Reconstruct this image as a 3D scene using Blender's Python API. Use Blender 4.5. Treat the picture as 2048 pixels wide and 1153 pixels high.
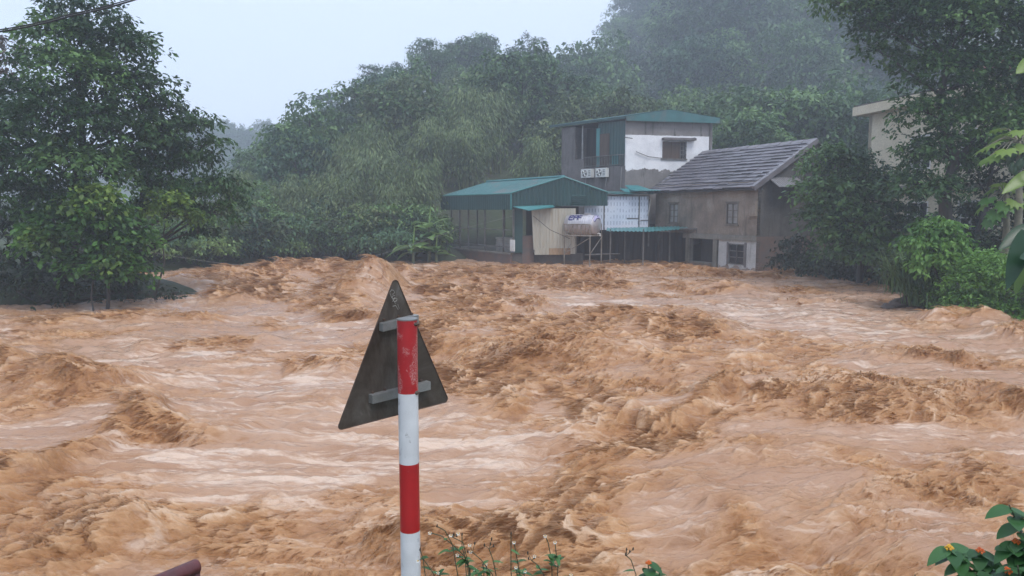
import bpy, math, random
import numpy as np
from mathutils import Vector, Matrix

# ------------------------------------------------------------------ scene, camera, sky, sun, exposure
SC = bpy.context.scene
for o in list(bpy.data.objects):
    bpy.data.objects.remove(o)
COL = SC.collection
F_PX, CX, CY, CAM_Z = 1480.0, 1024.0, 576.5, 3.1
PITCH = math.atan(156.5 / F_PX)                      # horizon lies on row 420 of the photograph

cam_d = bpy.data.cameras.new('camera')
cam_d.sensor_width = 36.0
cam_d.lens = 36.0 * F_PX / 2048.0
cam_d.clip_start, cam_d.clip_end = 0.05, 3000.0
cam = bpy.data.objects.new('camera', cam_d)
COL.objects.link(cam)
cam.location = (0, 0, CAM_Z)
cam.rotation_euler = (math.pi / 2 - PITCH, 0, 0)
SC.camera = cam

SUN_EL, SUN_AZ = math.radians(58), math.radians(150)   # overcast: high, from behind the left shoulder
w = bpy.data.worlds.new('World'); SC.world = w; w.use_nodes = True
nt = w.node_tree; nt.nodes.clear()
n_out = nt.nodes.new('ShaderNodeOutputWorld'); n_bg = nt.nodes.new('ShaderNodeBackground')
n_sky = nt.nodes.new('ShaderNodeTexSky'); n_sky.sky_type = 'NISHITA'; n_sky.sun_disc = False
n_sky.sun_elevation = SUN_EL; n_sky.sun_rotation = SUN_AZ
n_sky.air_density = 1.0; n_sky.dust_density = 6.0; n_sky.ozone_density = 1.5
n_mix = nt.nodes.new('ShaderNodeMix'); n_mix.data_type = 'RGBA'
n_mix.inputs[0].default_value = 0.86                   # a closed rain cloud cover over the clear sky
n_mix.inputs[7].default_value = (7.9, 9.0, 11.2, 1)
nt.links.new(n_sky.outputs[0], n_mix.inputs[6]); nt.links.new(n_mix.outputs[2], n_bg.inputs[0])
n_bg.inputs[1].default_value = 0.1
nt.links.new(n_bg.outputs[0], n_out.inputs[0])

sun_d = bpy.data.lights.new('sun', 'SUN'); sun_d.energy = 1.5; sun_d.angle = math.radians(24)
sun_d.color = (1.0, 0.97, 0.93)
sun = bpy.data.objects.new('sun', sun_d); COL.objects.link(sun); sun.location = (0, 0, 60)
_d = Vector((math.sin(SUN_AZ) * math.cos(SUN_EL), math.cos(SUN_AZ) * math.cos(SUN_EL), math.sin(SUN_EL)))
sun.rotation_euler = _d.to_track_quat('Z', 'Y').to_euler()

SC.view_settings.view_transform = 'Standard'; SC.view_settings.look = 'None'
SC.view_settings.exposure = 0.45; SC.view_settings.gamma = 1.0
SC.view_settings.use_curve_mapping = False
SC.render.engine = 'CYCLES'
cy = SC.cycles
cy.max_bounces = 5; cy.diffuse_bounces = 2; cy.glossy_bounces = 2; cy.transmission_bounces = 3
cy.volume_bounces = 2; cy.transparent_max_bounces = 4
cy.use_denoising = True; cy.use_adaptive_sampling = True; cy.adaptive_threshold = 0.03
cy.caustics_reflective = False; cy.caustics_refractive = False

# ------------------------------------------------------------------ helpers
RNG = np.random.default_rng(7)
CT, ST = math.cos(PITCH), math.sin(PITCH)

def ray(px, py):
    u = (px - CX) / F_PX; v = (CY - py) / F_PX
    return u, CT + v * ST, -ST + v * CT
def pt(px, py, y):
    a, b, c = ray(px, py); s = y / b
    return Vector((a * s, y, CAM_Z + c * s))
def wpt(px, py, z=0.0):
    """where the ray through a photo pixel meets the level z"""
    a, b, c = ray(px, py); s = (z - CAM_Z) / c
    return (a * s, b * s)

def tag(o, label=None, cat=None, group=None, kind=None):
    if label: o['label'] = label
    if cat: o['category'] = cat
    if group: o['group'] = group
    if kind: o['kind'] = kind
    return o
def empty(name, loc=(0, 0, 0), label=None, cat=None, group=None):
    o = bpy.data.objects.new(name, None); COL.objects.link(o)
    o.location = loc; o.empty_display_size = 0.2
    return tag(o, label, cat, group)
def root_loc(o):
    v = Vector((0, 0, 0))
    while o is not None:
        v += Vector(o.location); o = o.parent
    return v
def link_mesh(name, me, mat=None, parent=None):
    o = bpy.data.objects.new(name, me); COL.objects.link(o)
    if mat is not None: me.materials.append(mat)
    if parent is not None: o.parent = parent
    return o
def np_mesh(name, V, Q, tone=None, smooth=False, attrs=None):
    """V (n,3), Q (m,k) faces of k corners -> mesh"""
    V = np.ascontiguousarray(V, dtype=np.float32); Q = np.ascontiguousarray(Q, dtype=np.int32)
    me = bpy.data.meshes.new(name); m, k = Q.shape
    me.vertices.add(len(V)); me.vertices.foreach_set('co', V.ravel())
    me.loops.add(m * k); me.loops.foreach_set('vertex_index', Q.ravel())
    me.polygons.add(m); me.polygons.foreach_set('loop_start', np.arange(0, m * k, k, dtype=np.int32))
    if smooth: me.polygons.foreach_set('use_smooth', np.ones(m, dtype=bool))
    if tone is not None:
        a = me.attributes.new('tone', 'FLOAT', 'FACE'); a.data.foreach_set('value', np.asarray(tone, dtype=np.float32))
    for nm, arr in (attrs or {}).items():
        a = me.attributes.new(nm, 'FLOAT', 'POINT'); a.data.foreach_set('value', np.asarray(arr, dtype=np.float32))
    me.update(calc_edges=True)
    return me

class MB:
    """collects shapes in world coordinates; build() links them as one mesh"""
    def __init__(s): s.v = []; s.f = []
    def add(s, vs, fs):
        b = len(s.v); s.v += [tuple(v) for v in vs]; s.f += [tuple(i + b for i in f) for f in fs]; return s
    def hexa(s, c):
        return s.add(c, [(0, 3, 2, 1), (4, 5, 6, 7), (0, 1, 5, 4), (1, 2, 6, 5), (2, 3, 7, 6), (3, 0, 4, 7)])
    def box(s, x0, x1, y0, y1, z0, z1):
        return s.hexa([(x0, y0, z0), (x1, y0, z0), (x1, y1, z0), (x0, y1, z0), (x0, y0, z1), (x1, y0, z1), (x1, y1, z1), (x0, y1, z1)])
    def prism(s, poly, off):
        """closed polygon (list of points) extruded by the vector off"""
        n = len(poly); off = Vector(off); p = [Vector(q) for q in poly]
        vs = p + [q + off for q in p]
        fs = [tuple(range(n))[::-1], tuple(range(n, 2 * n))] + [(i, (i + 1) % n, n + (i + 1) % n, n + i) for i in range(n)]
        return s.add(vs, fs)
    def tube(s, pts, r, n=6, cap=True):
        pts = [Vector(p) for p in pts]; rs = r if hasattr(r, '__len__') else [r] * len(pts)
        vs = []; fs = []; prev = None
        for i, p in enumerate(pts):
            t = (pts[min(i + 1, len(pts) - 1)] - pts[max(i - 1, 0)])
            t = t.normalized() if t.length > 1e-9 else Vector((0, 0, 1))
            if prev is None:
                a = t.cross(Vector((0, 0, 1)))
                if a.length < 1e-3: a = t.cross(Vector((1, 0, 0)))
            else:
                a = prev - t * prev.dot(t)
            a.normalize(); prev = a; b = t.cross(a)
            for k in range(n):
                w_ = 2 * math.pi * k / n
                vs.append(p + a * (rs[i] * math.cos(w_)) + b * (rs[i] * math.sin(w_)))
        for i in range(len(pts) - 1):
            for k in range(n):
                k2 = (k + 1) % n
                fs.append((i * n + k, i * n + k2, (i + 1) * n + k2, (i + 1) * n + k))
        if cap:
            fs.append(tuple(range(n))[::-1]); fs.append(tuple((len(pts) - 1) * n + k for k in range(n)))
        return s.add(vs, fs)
    def mesh(s, name, off=Vector((0, 0, 0)), smooth=False):
        me = bpy.data.meshes.new(name)
        me.from_pydata([(v[0] - off[0], v[1] - off[1], v[2] - off[2]) for v in s.v], [], s.f)
        me.update()
        if smooth: me.polygons.foreach_set('use_smooth', np.ones(len(me.polygons), dtype=bool))
        return me
    def build(s, name, mat, parent=None, smooth=False):
        return link_mesh(name, s.mesh(name, root_loc(parent), smooth), mat, parent)

# ------------------------------------------------------------------ noise for geometry
_prm = np.random.default_rng(3).permutation(256).astype(np.int32); _prm = np.concatenate([_prm, _prm])
_ang = np.random.default_rng(4).random(256) * 2 * np.pi
_GX, _GY = np.cos(_ang).astype(np.float32), np.sin(_ang).astype(np.float32)
def perlin(x, y, seed=0):
    x = np.asarray(x, dtype=np.float32) + seed * 17.31; y = np.asarray(y, dtype=np.float32) + seed * 9.77
    xf = np.floor(x); yf = np.floor(y); xi = xf.astype(np.int32) & 255; yi = yf.astype(np.int32) & 255
    fx = x - xf; fy = y - yf; xi1 = (xi + 1) & 255; yi1 = (yi + 1) & 255
    def g(ix, iy, dx, dy):
        h = _prm[_prm[ix] + iy]; return _GX[h] * dx + _GY[h] * dy
    u = fx * fx * fx * (fx * (fx * 6 - 15) + 10); v = fy * fy * fy * (fy * (fy * 6 - 15) + 10)
    a = g(xi, yi, fx, fy); b = g(xi1, yi, fx - 1, fy); c = g(xi, yi1, fx, fy - 1); d = g(xi1, yi1, fx - 1, fy - 1)
    return ((a + (b - a) * u) * (1 - v) + (c + (d - c) * u) * v) * 1.5
def fbm(x, y, oct=4, seed=0, gain=0.5, lac=2.0):
    s = 0; a = 1.0
    for i in range(oct):
        s = s + a * perlin(x, y, seed + i); x = x * lac; y = y * lac; a *= gain
    return s
def smooth01(t):
    t = np.clip(t, 0, 1); return t * t * (3 - 2 * t)

# ------------------------------------------------------------------ materials
def new_mat(name):
    m = bpy.data.materials.new(name); m.use_nodes = True
    t = m.node_tree; b = t.nodes['Principled BSDF']; return m, t, b
def N(t, typ, **kw):
    n = t.nodes.new(typ)
    for k, v in kw.items(): setattr(n, k, v)
    return n
def ramp(t, src, stops):
    r = N(t, 'ShaderNodeValToRGB'); e = r.color_ramp.elements
    while len(e) < len(stops): e.new(0.5)
    for i, (p, c) in enumerate(stops):
        e[i].position = p; e[i].color = c if len(c) == 4 else (*c, 1)
    t.links.new(src, r.inputs[0]); return r.outputs[0]
def noise(t, scale, detail=3.0, rough=0.5, coord='Object', stretch=None, dist=0.0):
    tc = N(t, 'ShaderNodeTexCoord'); n = N(t, 'ShaderNodeTexNoise')
    src = tc.outputs[coord]
    if stretch:
        mp = N(t, 'ShaderNodeMapping'); mp.inputs['Scale'].default_value = stretch; t.links.new(src, mp.inputs[0]); src = mp.outputs[0]
    t.links.new(src, n.inputs['Vector'])
    n.inputs['Scale'].default_value = scale; n.inputs['Detail'].default_value = detail
    n.inputs['Roughness'].default_value = rough; n.inputs['Distortion'].default_value = dist
    return n.outputs[0]
def mixc(t, fac, a, b, blend='MIX'):
    m = N(t, 'ShaderNodeMix', data_type='RGBA', blend_type=blend)
    for inp, val in ((m.inputs[0], fac), (m.inputs[6], a), (m.inputs[7], b)):
        if hasattr(val, 'is_output') or isinstance(val, bpy.types.NodeSocket): t.links.new(val, inp)
        elif isinstance(val, (int, float)): inp.default_value = val
        else: inp.default_value = (*val, 1)
    return m.outputs[2]
def mathn(t, op, a, b=0.0):
    m = N(t, 'ShaderNodeMath', operation=op)
    for i, val in enumerate((a, b)):
        if isinstance(val, bpy.types.NodeSocket): t.links.new(val, m.inputs[i])
        else: m.inputs[i].default_value = val
    return m.outputs[0]
def bump(t, b, h, strength=0.3, dist=0.02):
    n = N(t, 'ShaderNodeBump'); n.inputs['Strength'].default_value = strength; n.inputs['Distance'].default_value = dist
    t.links.new(h, n.inputs['Height']); t.links.new(n.outputs[0], b.inputs['Normal'])
def surf(name, c1, c2=None, scale=3.0, rough=0.6, stretch=None, metal=0.0, bmp=0.0, c3=None, spec=0.5):
    """base colour wandering between c1 and c2 (and patches of c3)"""
    m, t, b = new_mat(name)
    c2 = c2 or tuple(x * 0.7 for x in c1)
    n1 = noise(t, scale, 5, 0.6, stretch=stretch)
    c = ramp(t, n1, [(0.35, c2), (0.65, c1)])
    if c3:
        n2 = noise(t, scale * 0.45, 6, 0.65, stretch=stretch, dist=0.6)
        f = ramp(t, n2, [(0.5, (0, 0, 0)), (0.62, (1, 1, 1))]); c = mixc(t, f, c, c3)
    t.links.new(c, b.inputs['Base Color'])
    b.inputs['Roughness'].default_value = rough; b.inputs['Metallic'].default_value = metal
    b.inputs['Specular IOR Level'].default_value = spec
    if bmp: bump(t, b, noise(t, scale * 4, 4), bmp, 0.02)
    return m
def leaf_mat(name, dark, mid, light, trans=0.3, rough=0.45):
    m, t, b = new_mat(name)
    a = N(t, 'ShaderNodeAttribute', attribute_name='tone')
    c = ramp(t, a.outputs['Fac'], [(0.0, dark), (0.55, mid), (1.0, light)])
    t.links.new(c, b.inputs['Base Color']); b.inputs['Roughness'].default_value = rough
    b.inputs['Specular IOR Level'].default_value = 0.35
    tr = N(t, 'ShaderNodeBsdfTranslucent'); t.links.new(c, tr.inputs[0])
    mx = N(t, 'ShaderNodeMixShader'); mx.inputs[0].default_value = trans
    t.links.new(b.outputs[0], mx.inputs[1]); t.links.new(tr.outputs[0], mx.inputs[2])
    t.links.new(mx.outputs[0], t.nodes['Material Output'].inputs[0])
    return m
# ------------------------------------------------------------------ the land: river bed, banks and hills in one sheet
RIVER = [(-90, 17), (-30, 21.5), (-16.3, 23.4), (-13.2, 25.4), (-11.6, 27.6), (-13.4, 29.6), (-22, 31), (-32, 33), (-32, 36.5),
         (-17.6, 37), (-15.3, 42), (-12.9, 46), (-6.6, 45), (-3.2, 44.5), (-2.0, 49), (2.0, 47.5), (8.6, 45.8), (10.6, 43.4), (13.2, 38.2), (14.5, 36.6),
         (16.2, 33), (14.6, 27), (12.0, 23.2), (12.5, 21.6), (13.6, 19.9), (13.6, 18.3), (16, 17.5), (26, 16), (90, 12), (90, 4.9), (-90, 4.9)]
def seg_dist(x, y, P, closed=True):
    d = np.full(np.shape(x), 1e9); n = len(P)
    for i in range(n if closed else n - 1):
        (ax, ay), (bx, by) = P[i], P[(i + 1) % n]; ex, ey = bx - ax, by - ay
        t = np.clip(((x - ax) * ex + (y - ay) * ey) / (ex * ex + ey * ey), 0, 1)
        d = np.minimum(d, np.hypot(x - ax - t * ex, y - ay - t * ey))
    return d
def inside(x, y, P):
    c = np.zeros(np.shape(x), dtype=bool); n = len(P)
    for i in range(n):
        (ax, ay), (bx, by) = P[i], P[(i + 1) % n]
        if ay == by: continue
        c ^= ((ay > y) != (by > y)) & (x < (bx - ax) * (y - ay) / (by - ay) + ax)
    return c
# skyline of the tree tops (photo column -> row) for the two hills
_AX = [-400, 200, 430, 470, 560, 640, 740, 800, 880, 960, 1060, 1120, 1180, 1260, 1400, 1600, 2100]
_AY = [400, 400, 398, 335, 262, 200, 172, 124, 92, 72, 74, 96, 140, 190, 205, 190, 170]
_BX = [930, 1130, 1190, 1225, 1250, 1290, 1360, 1440, 1560, 1700, 2048, 2600]
_BY = [330, 190, 130, 80, 36, 2, -60, -110, -150, -150, -110, -60]
def land_z(x, y):
    x = np.asarray(x, dtype=np.float64); y = np.asarray(y, dtype=np.float64)
    ys = np.maximum(y, 20.0); a = CX + F_PX * x / ys
    d = seg_dist(x, y, RIVER); ins = inside(x, y, RIVER)
    bank = 0.1 + 2.2 * (1 - np.exp(-d / 5.0)) + 0.15 * fbm(x * 0.3, y * 0.3, 3, 5)
    z = np.where(ins, -np.minimum(1.6, 0.1 + 0.7 * d), bank)
    zA = CAM_Z + (420 - np.interp(a, _AX, _AY)) * 108 / F_PX - 9.3
    tA = np.clip((y - 49) / 59, 0, 1.0)
    hA = np.maximum(zA - 2.0, 0) * tA ** 1.05 * np.where(y > 108, np.exp(-((y - 108) / 45) ** 2), 1)
    zB = CAM_Z + (420 - np.interp(a, _BX, _BY)) * 185 / F_PX - 9.0
    tB = np.clip((y - 70) / 115, 0, 1.0)
    hB = np.maximum(zB - 2.0, 0) * tB ** 1.1 * np.where(y > 185, np.exp(-((y - 185) / 80) ** 2), 1)
    hC = 15 * np.exp(-((x + 115) / 95) ** 2 - ((y - 250) / 40) ** 2)
    h = np.maximum(np.maximum(hA, hB), hC)
    z = z + np.where(ins, 0, h) + np.where(h > 1, 1.2 * fbm(x * 0.06, y * 0.06, 3, 9), 0)
    near = np.interp(y, [3.5, 5.3], [1.22, -0.8]) + 0.03 * fbm(x * 1.3, y * 1.3, 3, 2)
    return np.where(y < 6.2, np.minimum(near, 1.3), z)

gx = np.concatenate([np.linspace(-226, -130, 24)[:-1], np.linspace(-130, -45, 40)[:-1], np.linspace(-45, 45, 140)[:-1], np.linspace(45, 130, 40)[:-1], np.linspace(130, 256, 30)])
gy = np.concatenate([np.linspace(-36, -10, 8)[:-1], np.linspace(-10, 52, 110)[:-1], np.linspace(52, 220, 90)[:-1], np.linspace(220, 326, 30)])
GX, GY = np.meshgrid(gx, gy)
GZ = land_z(GX, GY)
nx, ny = len(gx), len(gy)
idx = (np.arange(ny - 1)[:, None] * nx + np.arange(nx - 1)[None, :]).ravel()
m_ground, t, b = new_mat('wet_earth')
c = ramp(t, noise(t, 0.35, 6, 0.65), [(0.3, (0.035, 0.028, 0.02)), (0.5, (0.03, 0.045, 0.018)), (0.7, (0.05, 0.07, 0.025))])
t.links.new(c, b.inputs['Base Color']); b.inputs['Roughness'].default_value = 0.8
bump(t, b, noise(t, 5, 5), 0.6, 0.08)
ground = link_mesh('ground', np_mesh('ground', np.stack([GX.ravel(), GY.ravel(), GZ.ravel()], 1), np.stack([idx, idx + 1, idx + nx + 1, idx + nx], 1), smooth=True), m_ground)
tag(ground, 'dark wet earth of the river banks and the wooded hillside', kind='structure')

# ------------------------------------------------------------------ the flood: a sculpted heightfield
def wl(pl): return [wpt(*p) for p in pl]
class WaveSet:
    def __init__(s, x, y):
        s.x, s.y = x, y; s.h = np.zeros_like(x); s.churn = np.zeros_like(x); s.foam = np.zeros_like(x)
    def sd(s, P):
        """distance to a polyline, positive on the far side (right-hand of the direction of travel flipped)"""
        best = np.full(s.x.shape, 1e9, dtype=np.float32); sg = np.ones_like(best); tt = np.zeros_like(best)
        n = len(P) - 1
        for i in range(n):
            (ax, ay), (bx, by) = P[i], P[i + 1]; ex, ey = bx - ax, by - ay; L2 = ex * ex + ey * ey
            t = np.clip(((s.x - ax) * ex + (s.y - ay) * ey) / L2, 0, 1)
            d = np.hypot(s.x - ax - t * ex, s.y - ay - t * ey); cr = ex * (s.y - ay) - ey * (s.x - ax)
            k = d < best; best = np.where(k, d, best); sg = np.where(k, np.sign(cr), sg); tt = np.where(k, (i + t) / n, tt)
        return best * sg, tt
    def wave(s, P, h, front, back, churn=0.8, cw=1.0):
        """a breaking ridge along P: steep towards the right-hand (near) side, gentle behind"""
        d, t = s.sd(wl(P)); wob = 0.25 * perlin(s.x * 0.9, s.y * 0.9, 31) * (front + back)
        d = d + wob
        prof = np.where(d > 0, np.exp(-(d / back) ** 2), np.exp(-(d / front) ** 2))
        env = smooth01(t / 0.12) * smooth01((1 - t) / 0.12)
        s.h += h * prof * (0.25 + 0.75 * env) * (0.8 + 0.5 * perlin(s.x * 0.8, s.y * 0.8, 40))
        s.churn = np.maximum(s.churn, churn * np.exp(-(d / (cw * np.where(d > 0, back, front * 1.4))) ** 2) * (0.3 + 0.7 * env))
    def plateau(s, P, h, rise, churn, c0, c1):
        """a raised sheet of water inside the closed outline P, torn along the first edge points"""
        Q = wl(P); d = seg_dist(s.x, s.y, Q) * np.where(inside(s.x, s.y, Q), 1, -1)
        d = (d + 0.4 * rise * fbm(s.x * 0.8, s.y * 0.8, 3, 21)).astype(np.float32)
        s.h += h * smooth01(d / rise + 0.5) * (1 - smooth01((s.y - 17) / 12))
        s.churn = np.maximum(s.churn, churn * smooth01((d + c0) / (0.6 * c0 + 1e-3)) * np.exp(-(np.maximum(d, 0) / c1) ** 2))
    def blob(s, px, py, rx, ry, h=0.0, churn=0.0, foam=0.0, z=0.0):
        cx, cy_ = wpt(px, py, z); y1 = wpt(px, py - ry, z)[1]; y0 = wpt(px, py + ry, z)[1]
        sx = rx * cy_ / F_PX; sy = 0.5 * (y1 - y0)
        q = ((s.x - cx) / sx) ** 2 + ((s.y - cy_) / sy) ** 2
        g = np.exp(-np.minimum(q, 40))
        s.h += h * g; s.churn = np.maximum(s.churn, churn * g) if churn >= 0 else s.churn * (1 + churn * g)
        s.foam = np.maximum(s.foam, foam * g)

ys = [4.9]
while ys[-1] < 52:
    ys.append(ys[-1] + min(max(1.05 * ys[-1] ** 2 / 4588, 0.007), 0.15))
ys = np.array(ys); NC = 930
pxs = np.linspace(-330, 2380, NC)
WY = np.repeat(ys[:, None], NC, 1).astype(np.float32); WX = (WY * ((pxs - CX) / F_PX)[None, :]).astype(np.float32)
def flow_field(WX, WY):
    W = WaveSet(WX, WY)
    # left: the tall breaking wave, its diagonal tail and the churn in the near corner
    W.wave([(-330, 745), (-120, 765), (0, 775), (110, 785), (215, 800)], 0.7, 0.5, 1.3, 1.0, 0.9)
    W.wave([(-60, 985), (60, 965), (150, 930), (240, 890), (300, 850), (345, 812)], 0.26, 0.22, 0.5, 0.9, 1.0)
    W.wave([(215, 885), (330, 868), (455, 890)], 0.22, 0.25, 0.7, 0.85, 1.1)
    W.wave([(-200, 1040), (0, 1010), (90, 1005), (230, 1050), (340, 1100)], 0.22, 0.6, 0.6, 1.0, 1.5)
    W.blob(90, 1120, 260, 90, 0.12, 1.0)
    W.blob(420, 1070, 150, 60, 0.05, 0.5)
    W.wave([(560, 745), (630, 742), (705, 752)], 0.34, 0.4, 0.8, 0.95, 1.0)
    W.wave([(250, 705), (420, 690), (560, 690)], 0.15, 0.5, 0.9, 0.4, 1.0)
    W.wave([(-100, 660), (150, 650), (330, 640), (420, 650)], 0.2, 0.8, 1.2, 0.5, 1.0)
    W.blob(610, 820, 80, 25, 0.06, 0.5)
    # middle: the diagonal face of churning water and the basin below it
    W.plateau([(690, 640), (800, 660), (850, 700), (960, 745), (1100, 805), (1230, 850), (1345, 872), (1300, 905), (1180, 945), (1070, 1000), (1000, 1060), (920, 1130), (820, 1300), (3200, 1400), (3200, 480), (600, 480), (560, 600)], 0.27, 2.0, 0.95, 0.5, 1.0)
    W.blob(1080, 720, 240, 75, 0.14, 0.95); W.blob(900, 650, 130, 45, 0.1, 0.9); W.blob(1300, 740, 170, 60, 0.1, 0.75)
    W.wave([(1290, 880), (1340, 872), (1430, 850), (1470, 828)], 0.34, 0.25, 0.5, 1.0, 1.0)
    W.wave([(920, 640), (1000, 635), (1110, 640)], 0.35, 1.0, 1.4, 1.0, 1.1)
    W.wave([(1060, 735), (1160, 740), (1260, 760)], 0.3, 0.6, 1.0, 1.0, 1.1)
    W.wave([(1130, 1075), (1230, 1050), (1330, 1045), (1390, 1068), (1470, 1075)], 0.06, 0.12, 0.4, 0.5, 1.2)
    W.blob(1200, 1010, 200, 45, 0.0, 0.8); W.blob(1010, 1110, 120, 50, 0.05, 0.85)
    # far reach: standing waves and the tall splash before the banana plants
    W.wave([(420, 580), (480, 562), (560, 555)], 0.45, 1.6, 2.2, 0.7, 1.2)
    W.wave([(540, 560), (640, 545), (760, 560), (840, 560)], 0.62, 1.6, 2.0, 0.8, 1.2)
    W.wave([(420, 610), (520, 592), (640, 590), (760, 610)], 0.38, 1.0, 1.4, 0.85, 1.2)
    W.blob(770, 592, 40, 18, 0.85, 1.0); W.blob(720, 600, 50, 22, 0.55, 1.0)
    W.wave([(820, 575), (930, 562), (1060, 560), (1150, 558), (1260, 562)], 0.30, 1.8, 2.2, 0.95, 1.2)
    W.wave([(840, 600), (930, 590), (1060, 590)], 0.35, 1.0, 1.4, 0.95, 1.2)
    W.blob(1130, 560, 160, 30, 0.1, 0.8)
    W.wave([(1330, 585), (1420, 575), (1490, 590)], 0.3, 0.8, 1.4, 0.7, 1.1)
    W.wave([(1270, 700), (1370, 690), (1470, 700)], 0.3, 0.8, 1.2, 0.9, 1.2)
    W.wave([(1200, 640), (1330, 650), (1450, 655)], 0.22, 0.8, 1.2, 0.8, 1.2)
    # right: the band of churn below the pale sheets, and the swirls under the bank
    W.wave([(1470, 830), (1560, 850), (1680, 858), (1830, 856), (1980, 850), (2120, 850)], 0.24, 0.45, 1.5, 1.0, 1.0)
    W.wave([(1720, 745), (1820, 740), (1960, 752)], 0.2, 0.5, 0.8, 0.7, 1.0)
    W.wave([(1700, 880), (1800, 876), (1880, 885)], 0.16, 0.15, 0.4, 0.5, 1.0)
    W.wave([(1850, 662), (1915, 655), (1975, 668)], 0.38, 0.5, 0.9, 0.75, 1.0)
    W.wave([(1990, 702), (2060, 698), (2200, 712)], 0.35, 0.5, 0.9, 0.85, 1.0)
    W.blob(1520, 960, 110, 40, 0.05, 0.8); W.blob(1690, 1100, 150, 70, 0.05, 0.55); W.blob(1480, 1110, 60, 60, 0.05, 0.85)
    W.blob(1850, 1040, 140, 40, 0.02, 0.5); W.blob(1650, 960, 160, 45, 0.03, 0.55); W.blob(1250, 930, 90, 30, 0.0, 0.4); W.blob(1950, 960, 120, 40, 0.02, 0.45); W.blob(1350, 1110, 160, 40, 0.0, 0.35); W.blob(520, 1010, 160, 40, 0.0, 0.35); W.blob(780, 960, 140, 40, 0.0, 0.3)
    # water piling up against the houses
    W.wave([(1300, 533), (1400, 541), (1520, 556), (1600, 560)], 0.14, 0.5, 0.8, 0.9, 1.2); W.wave([(900, 541), (1000, 540), (1100, 535)], 0.14, 0.6, 0.8, 0.9, 1.2)
    # quiet water and pale aerated sheets
    for a in ((620, 900, 330, 95), (1000, 900, 200, 70), (420, 760, 160, 40)): W.blob(*a, 0.0, -0.7, 0.75)
    for a in ((1560, 640, 170, 35), (1720, 690, 150, 30), (1180, 620, 120, 16), (980, 745, 60, 10), (620, 590, 90, 10), (360, 720, 120, 20), (1830, 900, 120, 16), (640, 760, 120, 25), (1330, 660, 60, 12)): W.blob(*a, 0.0, -0.35, 0.95)
    return W
# evaluate the sculpted part on a coarser grid, then refine with turbulence on the full one
_k = 3
yc = ys[::_k]; pc = pxs[::_k]
YC = np.repeat(yc[:, None], len(pc), 1).astype(np.float32); XC = (YC * ((pc - CX) / F_PX)[None, :]).astype(np.float32)
Wc = flow_field(XC, YC)
def up(a):
    ri = np.interp(np.arange(len(ys)), np.arange(len(ys))[::_k], np.arange(len(yc))); ci = np.interp(np.arange(NC), np.arange(NC)[::_k], np.arange(len(pc)))
    r0 = np.minimum(ri.astype(int), len(yc) - 2); c0 = np.minimum(ci.astype(int), len(pc) - 2)
    fr = (ri - r0)[:, None]; fc = (ci - c0)[None, :]
    A = a[r0][:, c0] * (1 - fc) + a[r0][:, c0 + 1] * fc; B = a[r0 + 1][:, c0] * (1 - fc) + a[r0 + 1][:, c0 + 1] * fc
    return (A * (1 - fr) + B * fr).astype(np.float32)
H, CH, FO = up(Wc.h), up(np.clip(Wc.churn, 0, 1)), up(np.clip(Wc.foam, 0, 1))
patch = fbm(WX * 0.35, WY * 0.35, 3, 60)
CH = np.clip(CH * (0.8 + 0.5 * fbm(WX * 0.9, WY * 0.9, 3, 61)) + 0.5 * smooth01((patch + 0.02) / 0.5) * (1 - FO) + 0.07, 0, 1)
# flow-aligned coordinates, gently meandering
ang = math.radians(12)
U = WX * math.cos(ang) + WY * math.sin(ang); Vv = -WX * math.sin(ang) + WY * math.cos(ang)
Vv = Vv + 0.5 * perlin(WX * 0.25, WY * 0.25, 70) + 0.12 * perlin(WX * 0.9, WY * 0.9, 71)
wx = WX + 0.20 * perlin(WX * 0.8, WY * 0.8, 80); wy = WY + 0.20 * perlin(WX * 0.8, WY * 0.8, 84)
far = smooth01((WY - 10) / 25)
uu = wx * math.cos(0.5) + wy * math.sin(0.5); vv = -wx * math.sin(0.5) + wy * math.cos(0.5)     # strands lie aslant the current
def keep(f): return 1.0 if f < 9 else np.clip(2.0 - WY * f / 190, 0, 1)
boil = 0                                                             # rounded, boiling bulges with creases between
for i, (f, a_) in enumerate(((0.75, 0.34), (1.6, 0.42), (3.4, 0.36), (7.0, 0.16))):
    boil = boil + a_ * (2.1 * np.abs(perlin(uu * f * 0.58, vv * f * 1.3, 100 + i)) - 0.55) * keep(f)
rid = 0; wgt = 1.0                                                   # fine torn crests riding on them
for i, (f, a_) in enumerate(((2.2, 0.30), (4.6, 0.32), (9.5, 0.26), (19.0, 0.17))):
    n = 1 - np.abs(perlin(uu * f * 0.42, vv * f * 1.45, 110 + i)); n = n * n
    rid = rid + a_ * (n - 0.5) * wgt * keep(f); wgt = np.clip(n * 1.3, 0.4, 1.1)
rid = 0.75 * boil + 1.25 * rid
swell = fbm(U * 0.30, Vv * 0.5, 3, 120)
streak = fbm(U * 0.5, Vv * 2.6, 4, 130, 0.55) * 0.062 + fbm(U * 1.7, Vv * 7.5, 3, 140, 0.6) * 0.028
chop = (1 - np.abs(fbm(U * 0.9, Vv * 1.9, 4, 150, 0.5))) - 0.75
Hs = H + 0.10 * swell + streak * (1.15 - 0.6 * CH) + 0.07 * chop * (0.4 + 0.6 * CH) + rid * (0.015 + 0.15 * CH ** 1.1) * (0.8 + 0.7 * far)
# thrown-over lips: shift the crests sideways where the water is torn
tw = 0.045 * CH * (0.7 + 0.6 * far)
DX = tw * fbm(wx * 2.6, wy * 2.6, 3, 160, 0.6) - 0.06 * CH * np.clip(rid, -0.2, 1)
DY = tw * fbm(wx * 2.6, wy * 2.6, 3, 170, 0.6) - 0.05 * CH * np.clip(rid, -0.2, 1)
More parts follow.
